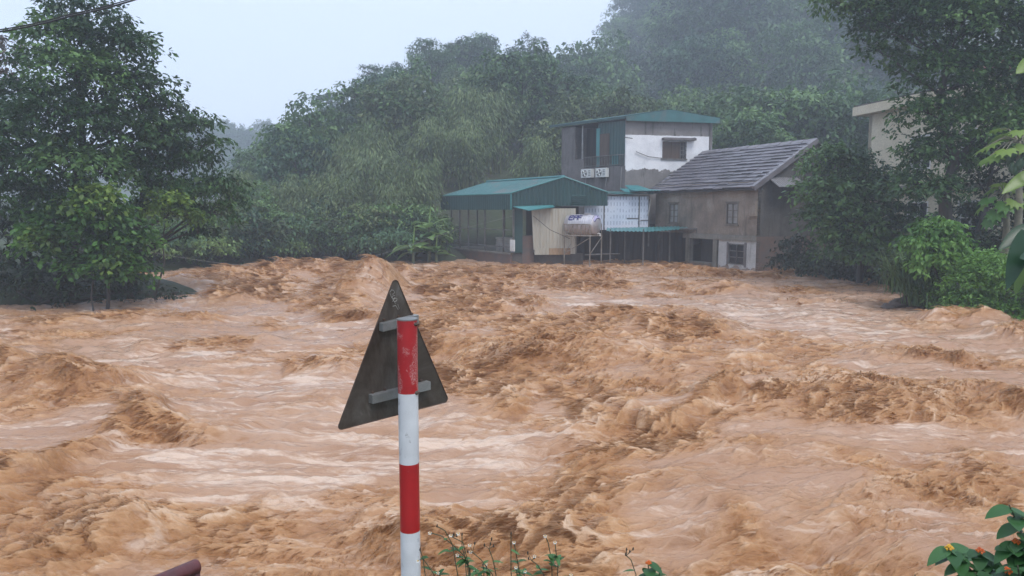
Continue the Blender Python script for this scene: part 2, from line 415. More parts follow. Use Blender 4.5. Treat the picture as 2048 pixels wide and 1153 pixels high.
# the surface sinks away under the banks so that its rim is never seen
PX_, PY_, PZ_ = WX + DX, WY + DY, Hs
nr = len(ys); wi = (np.arange(nr - 1)[:, None] * NC + np.arange(NC - 1)[None, :]).ravel()
TORN = CH
def wispy(t, scale):
    """fine strands lying aslant the current"""
    tc = N(t, 'ShaderNodeTexCoord'); mp = N(t, 'ShaderNodeMapping'); mp.inputs['Rotation'].default_value = (0, 0, -0.5); mp.inputs['Scale'].default_value = (0.55, 1.7, 0.8)
    n = N(t, 'ShaderNodeTexNoise'); n.inputs['Scale'].default_value = scale; n.inputs['Detail'].default_value = 7; n.inputs['Roughness'].default_value = 0.72; n.inputs['Distortion'].default_value = 1.2
    t.links.new(tc.outputs['Object'], mp.inputs[0]); t.links.new(mp.outputs[0], n.inputs['Vector']); return n.outputs[0]
m_water, t, b = new_mat('muddy_flood_water')
a1 = N(t, 'ShaderNodeAttribute', attribute_name='churn'); a2 = N(t, 'ShaderNodeAttribute', attribute_name='foam')
a3 = N(t, 'ShaderNodeAttribute', attribute_name='froth')
wisp = wispy(t, 5.5)
c_mud = ramp(t, noise(t, 0.9, 5, 0.6, stretch=(0.5, 1.4, 1)), [(0.3, (0.345, 0.198, 0.120)), (0.7, (0.44, 0.283, 0.188))])
c_torn = ramp(t, mathn(t, 'ADD', a3.outputs['Fac'], mathn(t, 'MULTIPLY', mathn(t, 'SUBTRACT', wisp, 0.5), 0.85)), [(0.03, (0.20, 0.086, 0.034)), (0.34, (0.35, 0.172, 0.072)), (0.64, (0.47, 0.265, 0.130)), (0.9, (0.62, 0.43, 0.285))])
c = mixc(t, ramp(t, a1.outputs['Fac'], [(0.15, (0, 0, 0)), (0.65, (1, 1, 1))]), c_mud, c_torn)
st_n = noise(t, 1.5, 8, 0.72, stretch=(0.36, 2.2, 1), dist=0.9)
st = ramp(t, mathn(t, 'ADD', st_n, mathn(t, 'MULTIPLY', a2.outputs['Fac'], 0.11)), [(0.535, (0, 0, 0)), (0.66, (1, 1, 1))])
stf = mathn(t, 'MULTIPLY', st, mathn(t, 'SUBTRACT', 0.9, mathn(t, 'MULTIPLY', a1.outputs['Fac'], 0.6)))
fl = ramp(t, noise(t, 2.6, 7, 0.7, stretch=(0.45, 2.0, 1), dist=1.1), [(0.55, (0, 0, 0)), (0.66, (1, 1, 1))])
c = mixc(t, mathn(t, 'MULTIPLY', fl, 0.65), c, (0.31, 0.155, 0.068))
c = mixc(t, mathn(t, 'MULTIPLY', stf, 0.92), c, (0.66, 0.52, 0.415))
t.links.new(c, b.inputs['Base Color'])
t.links.new(ramp(t, a1.outputs['Fac'], [(0.2, (0.17, 0.17, 0.17)), (0.8, (0.32, 0.32, 0.32))]), b.inputs['Roughness']); b.inputs['Specular IOR Level'].default_value = 0.5; b.inputs['IOR'].default_value = 1.33
bump(t, b, mathn(t, 'ADD', mathn(t, 'ADD', noise(t, 9, 6, 0.7, stretch=(0.4, 1.6, 1)), mathn(t, 'MULTIPLY', mathn(t, 'MULTIPLY', wisp, a1.outputs['Fac']), 2.2)), mathn(t, 'MULTIPLY', noise(t, 2.5, 5, 0.65, stretch=(0.35, 2.2, 1), dist=0.6), 1.5)), 0.55, 0.04)
river = link_mesh('river_water', np_mesh('river_water', np.stack([PX_.ravel(), PY_.ravel(), PZ_.ravel()], 1), np.stack([wi, wi + 1, wi + NC + 1, wi + NC], 1), smooth=True,
                  attrs={'churn': TORN.ravel(), 'foam': FO.ravel(), 'froth': np.clip(0.42 + 0.55 * rid, 0, 1).ravel()}), m_water)
tag(river, 'brown muddy flood water tearing past the houses in breaking waves', kind='structure')
def water_z(x, y):
    """height of the finished water surface near (x, y)"""
    r = int(np.clip(np.searchsorted(ys, y), 0, nr - 1)); px = CX + F_PX * x / max(y, 1e-3)
    return float(Hs[r, int(np.clip((px - pxs[0]) / (pxs[1] - pxs[0]), 0, NC - 1))])

# spray: short strands and sheets torn off the churn, leaning with the current like a pelt
m_spray, t, b = new_mat('muddy_spray')
at = N(t, 'ShaderNodeAttribute', attribute_name='tone')
c = ramp(t, at.outputs['Fac'], [(0.0, (0.37, 0.190, 0.084)), (0.5, (0.50, 0.290, 0.142)), (1.0, (0.64, 0.45, 0.30))]); t.links.new(c, b.inputs['Base Color']); b.inputs['Roughness'].default_value = 0.35
tr = N(t, 'ShaderNodeBsdfTranslucent'); t.links.new(c, tr.inputs[0]); mx = N(t, 'ShaderNodeMixShader'); mx.inputs[0].default_value = 0.62
t.links.new(b.outputs[0], mx.inputs[1]); t.links.new(tr.outputs[0], mx.inputs[2]); t.links.new(mx.outputs[0], t.nodes['Material Output'].inputs[0])
clump = np.clip(0.55 + 0.7 * fbm(WX * 0.7, WY * 0.7, 3, 200), 0.2, 1.0)
wt = (np.clip(CH - 0.25, 0, 1) ** 1.8 * np.clip(rid + 0.25, 0, 1.2) * clump * WY ** 1.15).ravel(); wt = np.where((np.abs((pxs - 1024)) < 1200)[None, :].repeat(nr, 0).ravel(), wt, 0)
ns = 100000
pick = RNG.choice(len(wt), ns, p=wt / wt.sum())
P0 = np.stack([PX_.ravel()[pick], PY_.ravel()[pick], PZ_.ravel()[pick] - 0.012], 1)
dist = P0[:, 1]; sc = np.clip(dist / 15, 0.38, 1.9) * (0.35 + 0.85 * RNG.random(ns) ** 1.7)
th = math.pi + 0.5 + 1.3 * perlin(P0[:, 0] * 0.4, P0[:, 1] * 0.4, 210) + 0.24 * RNG.standard_normal(ns)
dirv = np.stack([np.cos(th), np.sin(th), 0.14 + 0.55 * RNG.random(ns) ** 1.5], 1); dirv /= np.linalg.norm(dirv, axis=1)[:, None]
L = 0.30 * sc; wd = 0.0125 * sc * (0.5 + RNG.random(ns)); side = np.cross(dirv, np.array([[0, 0, 1.0]]) + 0.5 * RNG.standard_normal((ns, 3))); side /= np.linalg.norm(side, axis=1)[:, None]
bend = np.stack([0.3 * np.cos(th), 0.3 * np.sin(th), -1.0 * np.ones(ns)], 1)
VS = []
for k, (tt, ww) in enumerate(((0, 1.0), (0.5, 0.8), (1.0, 0.12))):
    c_ = P0 + dirv * (L * tt)[:, None] + bend * (L * 0.32 * tt * tt)[:, None]
    VS += [c_ - side * (wd * ww)[:, None], c_ + side * (wd * ww)[:, None]]
VS = np.stack(VS, 1).reshape(-1, 3); base = np.arange(ns)[:, None] * 6
QS = np.concatenate([base + np.array([[2 * k, 2 * k + 1, 2 * k + 3, 2 * k + 2]]) for k in range(2)])
tn = np.clip(0.45 + 0.5 * fbm(P0[:, 0] * 1.6, P0[:, 1] * 1.6, 3, 220) + 0.16 * RNG.standard_normal(ns), 0, 1)
spray = link_mesh('water_spray', np_mesh('water_spray', VS, QS, np.tile(tn, 2), smooth=True), m_spray)
tag(spray, 'ochre strands of spray torn off the breaking waves', kind='stuff')
# ------------------------------------------------------------------ building materials
M = {}
def plaster(name, base, dark, light, stain=(0.05, 0.045, 0.04), rough=0.85, streak=0.55, mud=1.05):
    m, t, b = new_mat(name)
    c = ramp(t, noise(t, 0.9, 6, 0.62), [(0.25, dark), (0.5, base), (0.78, light)])
    c = mixc(t, ramp(t, noise(t, 7, 4, 0.6), [(0.3, (0.55, 0.55, 0.55)), (0.7, (1, 1, 1))]), tuple(x * 0.8 for x in base), c) if False else c
    f = ramp(t, noise(t, 1.1, 6, 0.7, stretch=(2.2, 2.2, 0.28), dist=0.4), [(streak, (0, 0, 0)), (streak + 0.2, (1, 1, 1))])
    c = mixc(t, mathn(t, 'MULTIPLY', f, 0.75), c, stain)
    g = ramp(t, noise(t, 14, 4, 0.6), [(0.3, (0.8, 0.8, 0.8)), (0.7, (1.08, 1.08, 1.08))])
    c = mixc(t, 1.0, c, g, 'MULTIPLY')
    tc = N(t, 'ShaderNodeTexCoord'); sx = N(t, 'ShaderNodeSeparateXYZ'); t.links.new(tc.outputs['Object'], sx.inputs[0])      # splashed mud along the flood line
    zz = mathn(t, 'ADD', sx.outputs[2], mathn(t, 'MULTIPLY', mathn(t, 'SUBTRACT', noise(t, 2.5, 6, 0.7), 0.5), 1.0))
    c = mixc(t, ramp(t, zz, [(mud / 4, (0.85, 0.85, 0.85)), (1.0, (0, 0, 0))]) if False else mathn(t, 'MULTIPLY', mathn(t, 'LESS_THAN', zz, mud), 0.7), c, (0.16, 0.095, 0.055))
    t.links.new(c, b.inputs['Base Color']); b.inputs['Roughness'].default_value = rough; b.inputs['Specular IOR Level'].default_value = 0.25
    bump(t, b, noise(t, 10, 5, 0.65), 0.5, 0.02)
    return m
M['plaster_brown'] = plaster('stained_brown_plaster', (0.235, 0.190, 0.150), (0.135, 0.115, 0.095), (0.36, 0.315, 0.265), (0.07, 0.06, 0.05), streak=0.50)
M['plaster_pale'] = plaster('pale_plaster', (0.46, 0.46, 0.45), (0.36, 0.36, 0.35), (0.55, 0.55, 0.54), (0.20, 0.19, 0.17), streak=0.53)
M['plaster_grey'] = plaster('grey_cement_render', (0.165, 0.150, 0.148), (0.11, 0.10, 0.098), (0.22, 0.205, 0.20), (0.05, 0.048, 0.045), streak=0.50)
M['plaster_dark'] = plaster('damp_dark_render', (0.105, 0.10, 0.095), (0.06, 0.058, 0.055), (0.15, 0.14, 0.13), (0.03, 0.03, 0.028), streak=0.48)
M['concrete'] = plaster('mossy_concrete', (0.20, 0.19, 0.165), (0.13, 0.125, 0.105), (0.27, 0.255, 0.225), (0.05, 0.055, 0.04), streak=0.52)
M['cream'] = plaster('cream_paint', (0.62, 0.56, 0.42), (0.54, 0.48, 0.36), (0.68, 0.62, 0.48), (0.35, 0.3, 0.22), streak=0.66)
# white limewash whose lower rim has flaked off, over grey render: one wall, split by height with a torn edge
def torn_white(name, z0, z1):
    m, t, b = new_mat(name)
    tc = N(t, 'ShaderNodeTexCoord'); sx = N(t, 'ShaderNodeSeparateXYZ'); t.links.new(tc.outputs['Object'], sx.inputs[0])
    n1 = noise(t, 1.6, 7, 0.68); zz = mathn(t, 'ADD', sx.outputs[2], mathn(t, 'MULTIPLY', mathn(t, 'SUBTRACT', n1, 0.5), 1.1))
    lo = mathn(t, 'GREATER_THAN', zz, z0); hi = mathn(t, 'LESS_THAN', mathn(t, 'ADD', sx.outputs[2], mathn(t, 'MULTIPLY', mathn(t, 'SUBTRACT', n1, 0.5), 0.12)), z1)
    grey = ramp(t, noise(t, 1.0, 6, 0.65), [(0.25, (0.13, 0.12, 0.115)), (0.75, (0.26, 0.24, 0.23))])
    st = ramp(t, noise(t, 1.7, 6, 0.7, stretch=(1.6, 1.6, 0.3)), [(0.57, (0, 0, 0)), (0.66, (1, 1, 1))])
    grey = mixc(t, mathn(t, 'MULTIPLY', st, 0.85), grey, (0.045, 0.043, 0.035))
    white = ramp(t, noise(t, 1.3, 6, 0.7), [(0.25, (0.60, 0.60, 0.62)), (0.6, (0.80, 0.80, 0.81))])
    c = mixc(t, mathn(t, 'MULTIPLY', lo, hi), grey, white)
    t.links.new(c, b.inputs['Base Color']); b.inputs['Roughness'].default_value = 0.85
    bump(t, b, noise(t, 8, 5), 0.5, 0.02)
    return m
M['brick'], t, b = new_mat('soot_dark_brickwork')
br = N(t, 'ShaderNodeTexBrick'); tc = N(t, 'ShaderNodeTexCoord'); mp = N(t, 'ShaderNodeMapping'); mp.inputs['Rotation'].default_value = (math.radians(90), 0, 0)
t.links.new(tc.outputs['Object'], mp.inputs[0]); t.links.new(mp.outputs[0], br.inputs[0])
br.inputs['Color1'].default_value = (0.17, 0.085, 0.06, 1); br.inputs['Color2'].default_value = (0.12, 0.075, 0.06, 1); br.inputs['Mortar'].default_value = (0.14, 0.13, 0.12, 1)
br.inputs['Scale'].default_value = 4.5; br.inputs['Mortar Size'].default_value = 0.03
t.links.new(mixc(t, ramp(t, noise(t, 1.5, 5), [(0.4, (0, 0, 0)), (0.7, (1, 1, 1))]), br.outputs[0], (0.10, 0.09, 0.085)), b.inputs['Base Color']); b.inputs['Roughness'].default_value = 0.85
bump(t, b, br.outputs[1], -0.4, 0.02)
M['teal'] = surf('teal_sheet_metal', (0.012, 0.062, 0.060), (0.009, 0.047, 0.047), 1.5, 0.42, bmp=0.0, stretch=(1, 1, 0.3))
M['teal_roof'] = surf('weathered_teal_roof_sheet', (0.040, 0.15, 0.15), (0.028, 0.11, 0.112), 1.4, 0.38, c3=(0.105, 0.125, 0.12))
M['aqua'] = surf('aqua_flashing', (0.045, 0.22, 0.225), (0.032, 0.17, 0.175), 1.2, 0.35)
M['beige_sheet'] = surf('beige_sheet_rusted', (0.46, 0.44, 0.37), (0.36, 0.34, 0.28), 0.9, 0.6, stretch=(1.6, 1.6, 0.35), c3=(0.36, 0.28, 0.18))
M['rust_sheet'] = surf('rusted_sheet', (0.27, 0.16, 0.085), (0.36, 0.27, 0.17), 1.6, 0.7, stretch=(1.2, 1.2, 0.5))
M['tile'] = surf('grey_cement_roof_tile', (0.155, 0.145, 0.165), (0.105, 0.098, 0.112), 2.2, 0.42, c3=(0.075, 0.07, 0.075), bmp=0.2)
M['tile_cap'] = surf('grey_ridge_cap', (0.20, 0.19, 0.205), (0.14, 0.13, 0.145), 2.5, 0.45)
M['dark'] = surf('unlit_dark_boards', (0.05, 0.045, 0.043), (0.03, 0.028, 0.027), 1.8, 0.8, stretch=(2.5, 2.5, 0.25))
M['dark_metal'] = surf('weathered_grey_metal', (0.16, 0.155, 0.15), (0.09, 0.085, 0.08), 3.0, 0.55, metal=0.2)
M['pale_metal'] = surf('pale_galvanised_metal', (0.36, 0.355, 0.34), (0.24, 0.235, 0.225), 3.0, 0.5, metal=0.3)
M['wood'] = surf('weathered_shutter_wood', (0.17, 0.145, 0.115), (0.09, 0.075, 0.06), 4.0, 0.7, stretch=(1, 1, 0.3))
M['wood_brown'] = surf('brown_door_wood', (0.085, 0.052, 0.035), (0.05, 0.032, 0.022), 4.0, 0.6, stretch=(2, 2, 0.3))
M['pane'] = surf('dusty_window_pane', (0.30, 0.295, 0.28), (0.20, 0.195, 0.185), 3.0, 0.3)
M['glass'] = surf('dark_window_pane', (0.035, 0.037, 0.042), (0.025, 0.026, 0.03), 3.0, 0.12)
M['white'] = surf('white_painted_metal', (0.72, 0.72, 0.70), (0.60, 0.60, 0.58), 3.0, 0.45)
M['fibre'] = surf('grey_corrugated_fibre_cement', (0.22, 0.215, 0.22), (0.14, 0.135, 0.14), 2.0, 0.7)
# white board printed with small blue-grey marks in columns
M['printed'], t, b = new_mat('printed_white_board')
tc = N(t, 'ShaderNodeTexCoord'); sp = N(t, 'ShaderNodeSeparateXYZ'); t.links.new(tc.outputs['UV'], sp.inputs[0])
fu = mathn(t, 'FRACT', mathn(t, 'MULTIPLY', sp.outputs[0], 1 / 0.20)); fv = mathn(t, 'FRACT', mathn(t, 'MULTIPLY', sp.outputs[1], 1 / 0.36))
du = mathn(t, 'LESS_THAN', mathn(t, 'ABSOLUTE', mathn(t, 'SUBTRACT', fu, 0.5)), 0.11); dv = mathn(t, 'LESS_THAN', mathn(t, 'ABSOLUTE', mathn(t, 'SUBTRACT', fv, 0.5)), 0.30)
gap = mathn(t, 'GREATER_THAN', noise(t, 2.2, 3), 0.40)
mk = mathn(t, 'MULTIPLY', mathn(t, 'MULTIPLY', du, dv), gap)
t.links.new(mixc(t, mathn(t, 'MULTIPLY', mk, 0.75), ramp(t, noise(t, 0.7, 4), [(0.3, (0.56, 0.62, 0.74)), (0.7, (0.66, 0.71, 0.81))]), (0.16, 0.20, 0.32)), b.inputs['Base Color']); b.inputs['Roughness'].default_value = 0.4

# ------------------------------------------------------------------ facade frames
class Fac:
    """vertical facade from p0 (left in the photo) to p1; u along it, z up, n outwards"""
    def __init__(s, p0, p1):
        s.p0 = Vector((p0[0], p0[1], 0)); s.p1 = Vector((p1[0], p1[1], 0)); d = s.p1 - s.p0; s.L = d.length
        s.d = d / s.L; s.n = Vector((s.d.y, -s.d.x, 0))
    def uz(s, px, py, n=0.0):
        a, b, c = ray(px, py); o = s.p0 + s.n * n
        k = a / b; u = (k * o.y - o.x) / (s.d.x - k * s.d.y); y = o.y + u * s.d.y
        return u, CAM_Z + c / b * y
    def P(s, u, z, n=0.0):
        q = s.p0 + s.d * u + s.n * n; return Vector((q.x, q.y, z))
    def rect(s, px0, py0, px1, py1, n=0.0):
        u0, z1 = s.uz(px0, py0, n); u1, z0 = s.uz(px1, py1, n); zz = s.uz((px0 + px1) / 2, (py0), n)[1]; zb = s.uz((px0 + px1) / 2, (py1), n)[1]
        return u0, u1, zb, zz
    def box(s, mb, u0, u1, z0, z1, n0, n1):
        return mb.hexa([s.P(u0, z0, n1), s.P(u1, z0, n1), s.P(u1, z0, n0), s.P(u0, z0, n0), s.P(u0, z1, n1), s.P(u1, z1, n1), s.P(u1, z1, n0), s.P(u0, z1, n0)])
    def bx(s, name, mat, parent, u0, u1, z0, z1, n0, n1):
        return s.box(MB(), u0, u1, z0, z1, n0, n1).build(name, mat, parent)
    def wall(s, mb, u0, u1, z0, z1, holes=(), th=0.2, top=None):
        """plate with rectangular openings and their reveals; top(u) may give a sloping top"""
        us = sorted({u0, u1, *[h[0] for h in holes], *[h[1] for h in holes]}); zs = sorted({z0, z1, *[h[2] for h in holes], *[h[3] for h in holes]})
        T = (lambda u, z: top(u) if (top and z == z1) else z)
        for i in range(len(us) - 1):
            for j in range(len(zs) - 1):
                um, zm = (us[i] + us[i + 1]) / 2, (zs[j] + zs[j + 1]) / 2
                if any(h[0] < um < h[1] and h[2] < zm < h[3] for h in holes): continue
                for n, fl in ((0, False), (-th, True)):
                    q = [s.P(us[i], zs[j], n), s.P(us[i + 1], zs[j], n), s.P(us[i + 1], T(us[i + 1], zs[j + 1]), n), s.P(us[i], T(us[i], zs[j + 1]), n)]
                    mb.add(q, [(0, 1, 2, 3) if not fl else (3, 2, 1, 0)])
        for h in list(holes):
            a, b_, c, d = h
            for (p, q) in (((a, c), (a, d)), ((b_, d), (b_, c)), ((a, d), (b_, d)), ((b_, c), (a, c))):
                mb.add([s.P(p[0], p[1], 0), s.P(q[0], q[1], 0), s.P(q[0], q[1], -th), s.P(p[0], p[1], -th)], [(0, 1, 2, 3)])
        for (p, q) in (((u0, z0), (u0, T(u0, z1))), ((u1, T(u1, z1)), (u1, z0)), ((u0, T(u0, z1)), (u1, T(u1, z1)))):
            mb.add([s.P(p[0], p[1], 0), s.P(q[0], q[1], 0), s.P(q[0], q[1], -th), s.P(p[0], p[1], -th)], [(0, 1, 2, 3)])
        return mb
def corrugated(mb, A, B, Cc, D, pitch=0.2, amp=0.02, th=0.012):
    """sheet over the quad A-B-C-D; ribs run from edge A-B to edge D-C"""
    A, B, Cc, D = map(Vector, (A, B, Cc, D)); n = max(2, int((B - A).length / pitch)) * 4
    nrm = (B - A).cross(D - A).normalized(); vs = []
    for i in range(n + 1):
        f = i / n; k = (0, 1, 1, 0)[i % 4] * amp
        for P, Q in ((A, B), (D, Cc)):
            p = P.lerp(Q, f) + nrm * k; vs += [p, p - nrm * th]
    fs = []
    for i in range(n):
        o = i * 4; q = o + 4
        fs += [(o, q, q + 2, o + 2), (o + 3, q + 3, q + 1, o + 1), (o, o + 1, q + 1, q), (o + 2, q + 2, q + 3, o + 3)]
    return mb.add(vs, fs)
def window(F, parent, r, mats, bars=(2, 3), fw=0.05, depth=0.08, name='window', pane='pane', sub=True):
    """frame, bars and panes set back in the opening r = (u0, u1, z0, z1)"""
    u0, u1, z0, z1 = r; mb = MB()
    for a in ((u0, u0 + fw, z0, z1), (u1 - fw, u1, z0, z1), (u0 + fw, u1 - fw, z0, z0 + fw), (u0 + fw, u1 - fw, z1 - fw, z1)): F.box(mb, *a, -depth, 0.012)
    wn = mb.build(name, mats[0], parent); bw = fw * 0.55; nu, nz = bars
    uu = [u0 + fw + (u1 - u0 - 2 * fw) * i / nu for i in range(nu + 1)]; zz = [z0 + fw + (z1 - z0 - 2 * fw) * j / nz for j in range(nz + 1)]
    for i in range(1, nu): F.bx('bar', mats[0], wn, uu[i] - bw / 2, uu[i] + bw / 2, z0 + fw, z1 - fw, -depth + 0.02, -0.005)
    for j in range(1, nz): F.bx('bar', mats[0], wn, u0 + fw, u1 - fw, zz[j] - bw / 2, zz[j] + bw / 2, -depth + 0.015, -0.012)
    for i in range(nu):
        for j in range(nz): F.bx(pane, mats[1], wn, uu[i] + bw / 2, uu[i + 1] - bw / 2, zz[j] + bw / 2, zz[j + 1] - bw / 2, -depth + 0.005, -depth + 0.014)
    return wn

# ------------------------------------------------------------------ the old house with the tiled roof
C0 = Vector((12.2, 37.0, 0)); dv = Vector((-0.424, 0.906, 0)).normalized(); wv = Vector((0.906, 0.424, 0)).normalized()
LEN, WID = 8.45, 7.4
pL = C0 + dv * LEN
FA = Fac(pL, C0); FG = Fac(C0, C0 + wv * WID)                       # river facade, gable wall
house = empty('old_house', (C0.x, C0.y, -0.9), 'old two storey house with a grey tiled roof and stained brown plaster', 'house')
ZE = FA.uz(1512, 373)[1]; ZS = FA.uz(1500, 483)[1]; ZS1 = FA.uz(1500, 472)[1]; ZR = 6.62
win_r = FA.rect(1453, 406, 1476, 450); win_l = FA.rect(1338, 407, 1356, 447); win_b = FA.rect(1457, 488, 1488, 530); door = FA.rect(1381, 477, 1424, 530)
FA.wall(MB(), 0, LEN, ZS1, ZE + 0.25, [win_r, win_l]).build('upper_wall', M['plaster_brown'], house)
ub = FA.uz(1437, 500)[0]; u_d = FA.uz(1372, 500)[0]
FA.wall(MB(), ub, LEN, -1.2, ZS, [win_b]).build('lower_wall', M['plaster_pale'], house)
FA.bx('slab_edge', M['concrete'], house, u_d - 0.2, LEN - 0.002, ZS, ZS1 - 0.003, -0.2, 0.10)
for px in (1376, 1431):
    uc = FA.uz(px, 500)[0]; FA.bx('pillar', M['concrete'], house, uc - 0.17, uc + 0.15, -1.2, ZS - 0.002, -0.25, 0.05)
FA.bx('door_recess', M['dark'], house, u_d, ub, -1.2, ZS - 0.004, -1.6, -1.5)
dr = FA.bx('door', M['dark'], house, door[0] + 0.08, door[1] - 0.1, -1.0, ZS - 0.05, -0.75, -0.7)
FA.bx('recess_side', M['plaster_dark'], house, ub + 0.02, ub + 0.12, -1.2, ZS - 0.004, -1.5, -0.26)
FA.bx('door_sill', M['concrete'], house, door[0], door[1], -1.0, FA.uz(1400, 524)[1], -0.3, 0.02)
for r, lab in ((win_r, None), (win_l, 'faded wooden window half covered in dust')):
    wn = window(FA, house, r, (M['wood'], M['pane']), (2, 3), 0.06)
    if lab: wn['label'] = lab
    F_ = FA; F_.bx('sill', M['wood'], wn, r[0] - 0.05, r[1] + 0.05, r[2] - 0.06, r[2] - 0.002, -0.05, 0.06)
    F_.bx('lintel', M['wood'], wn, r[0] - 0.04, r[1] + 0.04, r[3] + 0.002, r[3] + 0.06, -0.05, 0.04)
wn = window(FA, house, win_b, (M['dark_metal'], M['glass']), (2, 3), 0.06, 0.1); wn['label'] = 'dark barred window just above the flood'
for a in ((win_b[0] - 0.1, win_b[0] - 0.003, win_b[2] - 0.1, win_b[3] + 0.08), (win_b[1] + 0.003, win_b[1] + 0.14, win_b[2] - 0.1, win_b[3] + 0.08)):
    FA.bx('surround', M['plaster_grey'], wn, *a, 0.002, 0.03)
cb = FA.rect(1500, 402, 1517, 433); FA.bx('corner_block', M['plaster_brown'], house, cb[0], LEN + 0.02, cb[2], cb[3], 0.003, 0.14)
q = FA.rect(1381, 457, 1395, 468)
MB().tube([FA.P(q[0], q[2], 0.06), FA.P(q[1], q[2], 0.06), FA.P(q[1], q[3], 0.06), FA.P(q[0], q[2], 0.06)], 0.025, 5).build('bracket', M['dark_metal'], house)
# gable wall with the sloping top, a patch of bare brick and the little fibre-cement canopy
gtop = lambda u: ZE + 0.25 + (ZR - ZE - 0.3) * (1 - abs(u - WID / 2) / (WID / 2))
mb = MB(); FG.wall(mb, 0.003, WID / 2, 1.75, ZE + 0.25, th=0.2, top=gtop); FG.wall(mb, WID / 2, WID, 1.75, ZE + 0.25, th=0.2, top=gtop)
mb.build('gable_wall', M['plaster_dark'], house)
FG.wall(MB(), 0.003, WID, -1.2, 1.75, th=0.2).build('gable_brick_base', M['brick'], house)['label'] = 'bare dark red brick at the foot of the gable'
q = FG.rect(1533, 355, 1592, 380)
corrugated(MB(), FG.P(q[0], q[3], 0.02), FG.P(q[1], q[3], 0.02), FG.P(q[1] + 0.05, q[2] + 0.15, 0.8), FG.P(q[0] + 0.05, q[2] + 0.12, 0.8), 0.16, 0.04).build('gable_canopy', M['fibre'], house)
# far and back walls close the box
FL = Fac(C0 + dv * LEN + wv * WID, pL); FB = Fac(C0 + wv * WID, C0 + wv * WID + dv * LEN)
FL.wall(MB(), 0.2, WID / 2, -1.2, ZE + 0.25, th=0.2, top=gtop).build('end_wall', M['plaster_grey'], house); FL.wall(MB(), WID / 2, WID - 0.21, -1.2, ZE + 0.25, th=0.2, top=gtop).build('end_wall', M['plaster_grey'], house)
FB.wall(MB(), 0, LEN, -1.2, ZE + 0.25, th=0.2).build('back_wall', M['plaster_grey'], house)
# roof: a dark deck and thirteen courses of tiles on the river side, each lapping the one below
EO = 0.42; V0, V1 = -0.12, LEN + 0.35
def roofP(v, s, lift=0.0):
    """v along the ridge from the gable end, s 0 at the eave .. 1 at the ridge (river side)"""
    e = C0 - wv * EO + dv * v; r = C0 + wv * (WID / 2) + dv * v
    p = e.lerp(r, s); p.z = ZE - 0.12 + (ZR - ZE + 0.12) * s
    nrm = Vector((-wv.x, -wv.y, 0)) * (ZR - ZE) + Vector((0, 0, WID / 2 + EO)); nrm.normalize()
    return p + nrm * lift
roof = MB().hexa([roofP(V0, 0, -0.1), roofP(V1, 0, -0.1), roofP(V1, 1, -0.1), roofP(V0, 1, -0.1), roofP(V0, 0, -0.02), roofP(V1, 0, -0.02), roofP(V1, 1, -0.02), roofP(V0, 1, -0.02)]).build('roof', M['dark'], house)
rr = random.Random(5); NCO = 13
for k in range(NCO):
    s0, s1 = k / NCO, min(1.0, (k + 1.12) / NCO); mb = MB(); ns_ = 12
    for i in range(ns_):
        a, b_ = V0 + (V1 - V0) * i / ns_, V0 + (V1 - V0) * (i + 1) / ns_ - 0.012; j = rr.uniform(-0.014, 0.026); sj = rr.uniform(-0.008, 0.008)
        mb.hexa([roofP(a, s0 + sj, 0.035 + j), roofP(b_, s0 + sj, 0.035 + j), roofP(b_, s1, -0.012), roofP(a, s1, -0.012), roofP(a, s0 + sj, 0.085 + j), roofP(b_, s0 + sj, 0.085 + j), roofP(b_, s1, 0.03), roofP(a, s1, 0.03)])
    mb.build('tile_course', M['tile'], roof)
for i in range(11):
    a, b_ = V0 + (V1 - V0) * i / 11, V0 + (V1 - V0) * (i + 1) / 11 + 0.04; j = rr.uniform(-0.01, 0.015)
    r0 = C0 + wv * (WID / 2) + dv * a; r1 = C0 + wv * (WID / 2) + dv * b_; sec = lambda p, h: [p - wv * 0.2 + Vector((0, 0, ZR - 0.06 + h)), p + Vector((0, 0, ZR + 0.1 + h)), p + wv * 0.2 + Vector((0, 0, ZR - 0.06 + h))]
    A, B_ = sec(r0, j + 0.03), sec(r1, j)
    MB().add(A + B_, [(0, 1, 2), (5, 4, 3), (0, 3, 4, 1), (1, 4, 5, 2), (2, 5, 3, 0)]).build('ridge_cap', M['tile_cap'], roof)
for i in range(8):                                                   # verge tiles along the gable edge
    s0, s1 = i / 8, (i + 1.05) / 8
    MB().hexa([roofP(V0 - 0.08, s0, -0.12), roofP(V0 + 0.16, s0, 0.10), roofP(V0 + 0.16, s1, 0.08), roofP(V0 - 0.08, s1, -0.14), roofP(V0 - 0.08, s0, 0.13), roofP(V0 + 0.16, s0, 0.135), roofP(V0 + 0.16, s1, 0.11), roofP(V0 - 0.08, s1, 0.11)]).build('verge_tile', M['tile_cap'], roof)
bk = [C0 + wv * (WID / 2) + dv * V0, C0 + wv * (WID / 2) + dv * V1, C0 + wv * (WID + EO) + dv * V1, C0 + wv * (WID + EO) + dv * V0]
zz = [ZR, ZR, ZE - 0.12, ZE - 0.12]
MB().prism([Vector((p.x, p.y, z - 0.02)) for p, z in zip(bk, zz)], (0, 0, 0.07)).build('back_slope', M['tile'], roof)

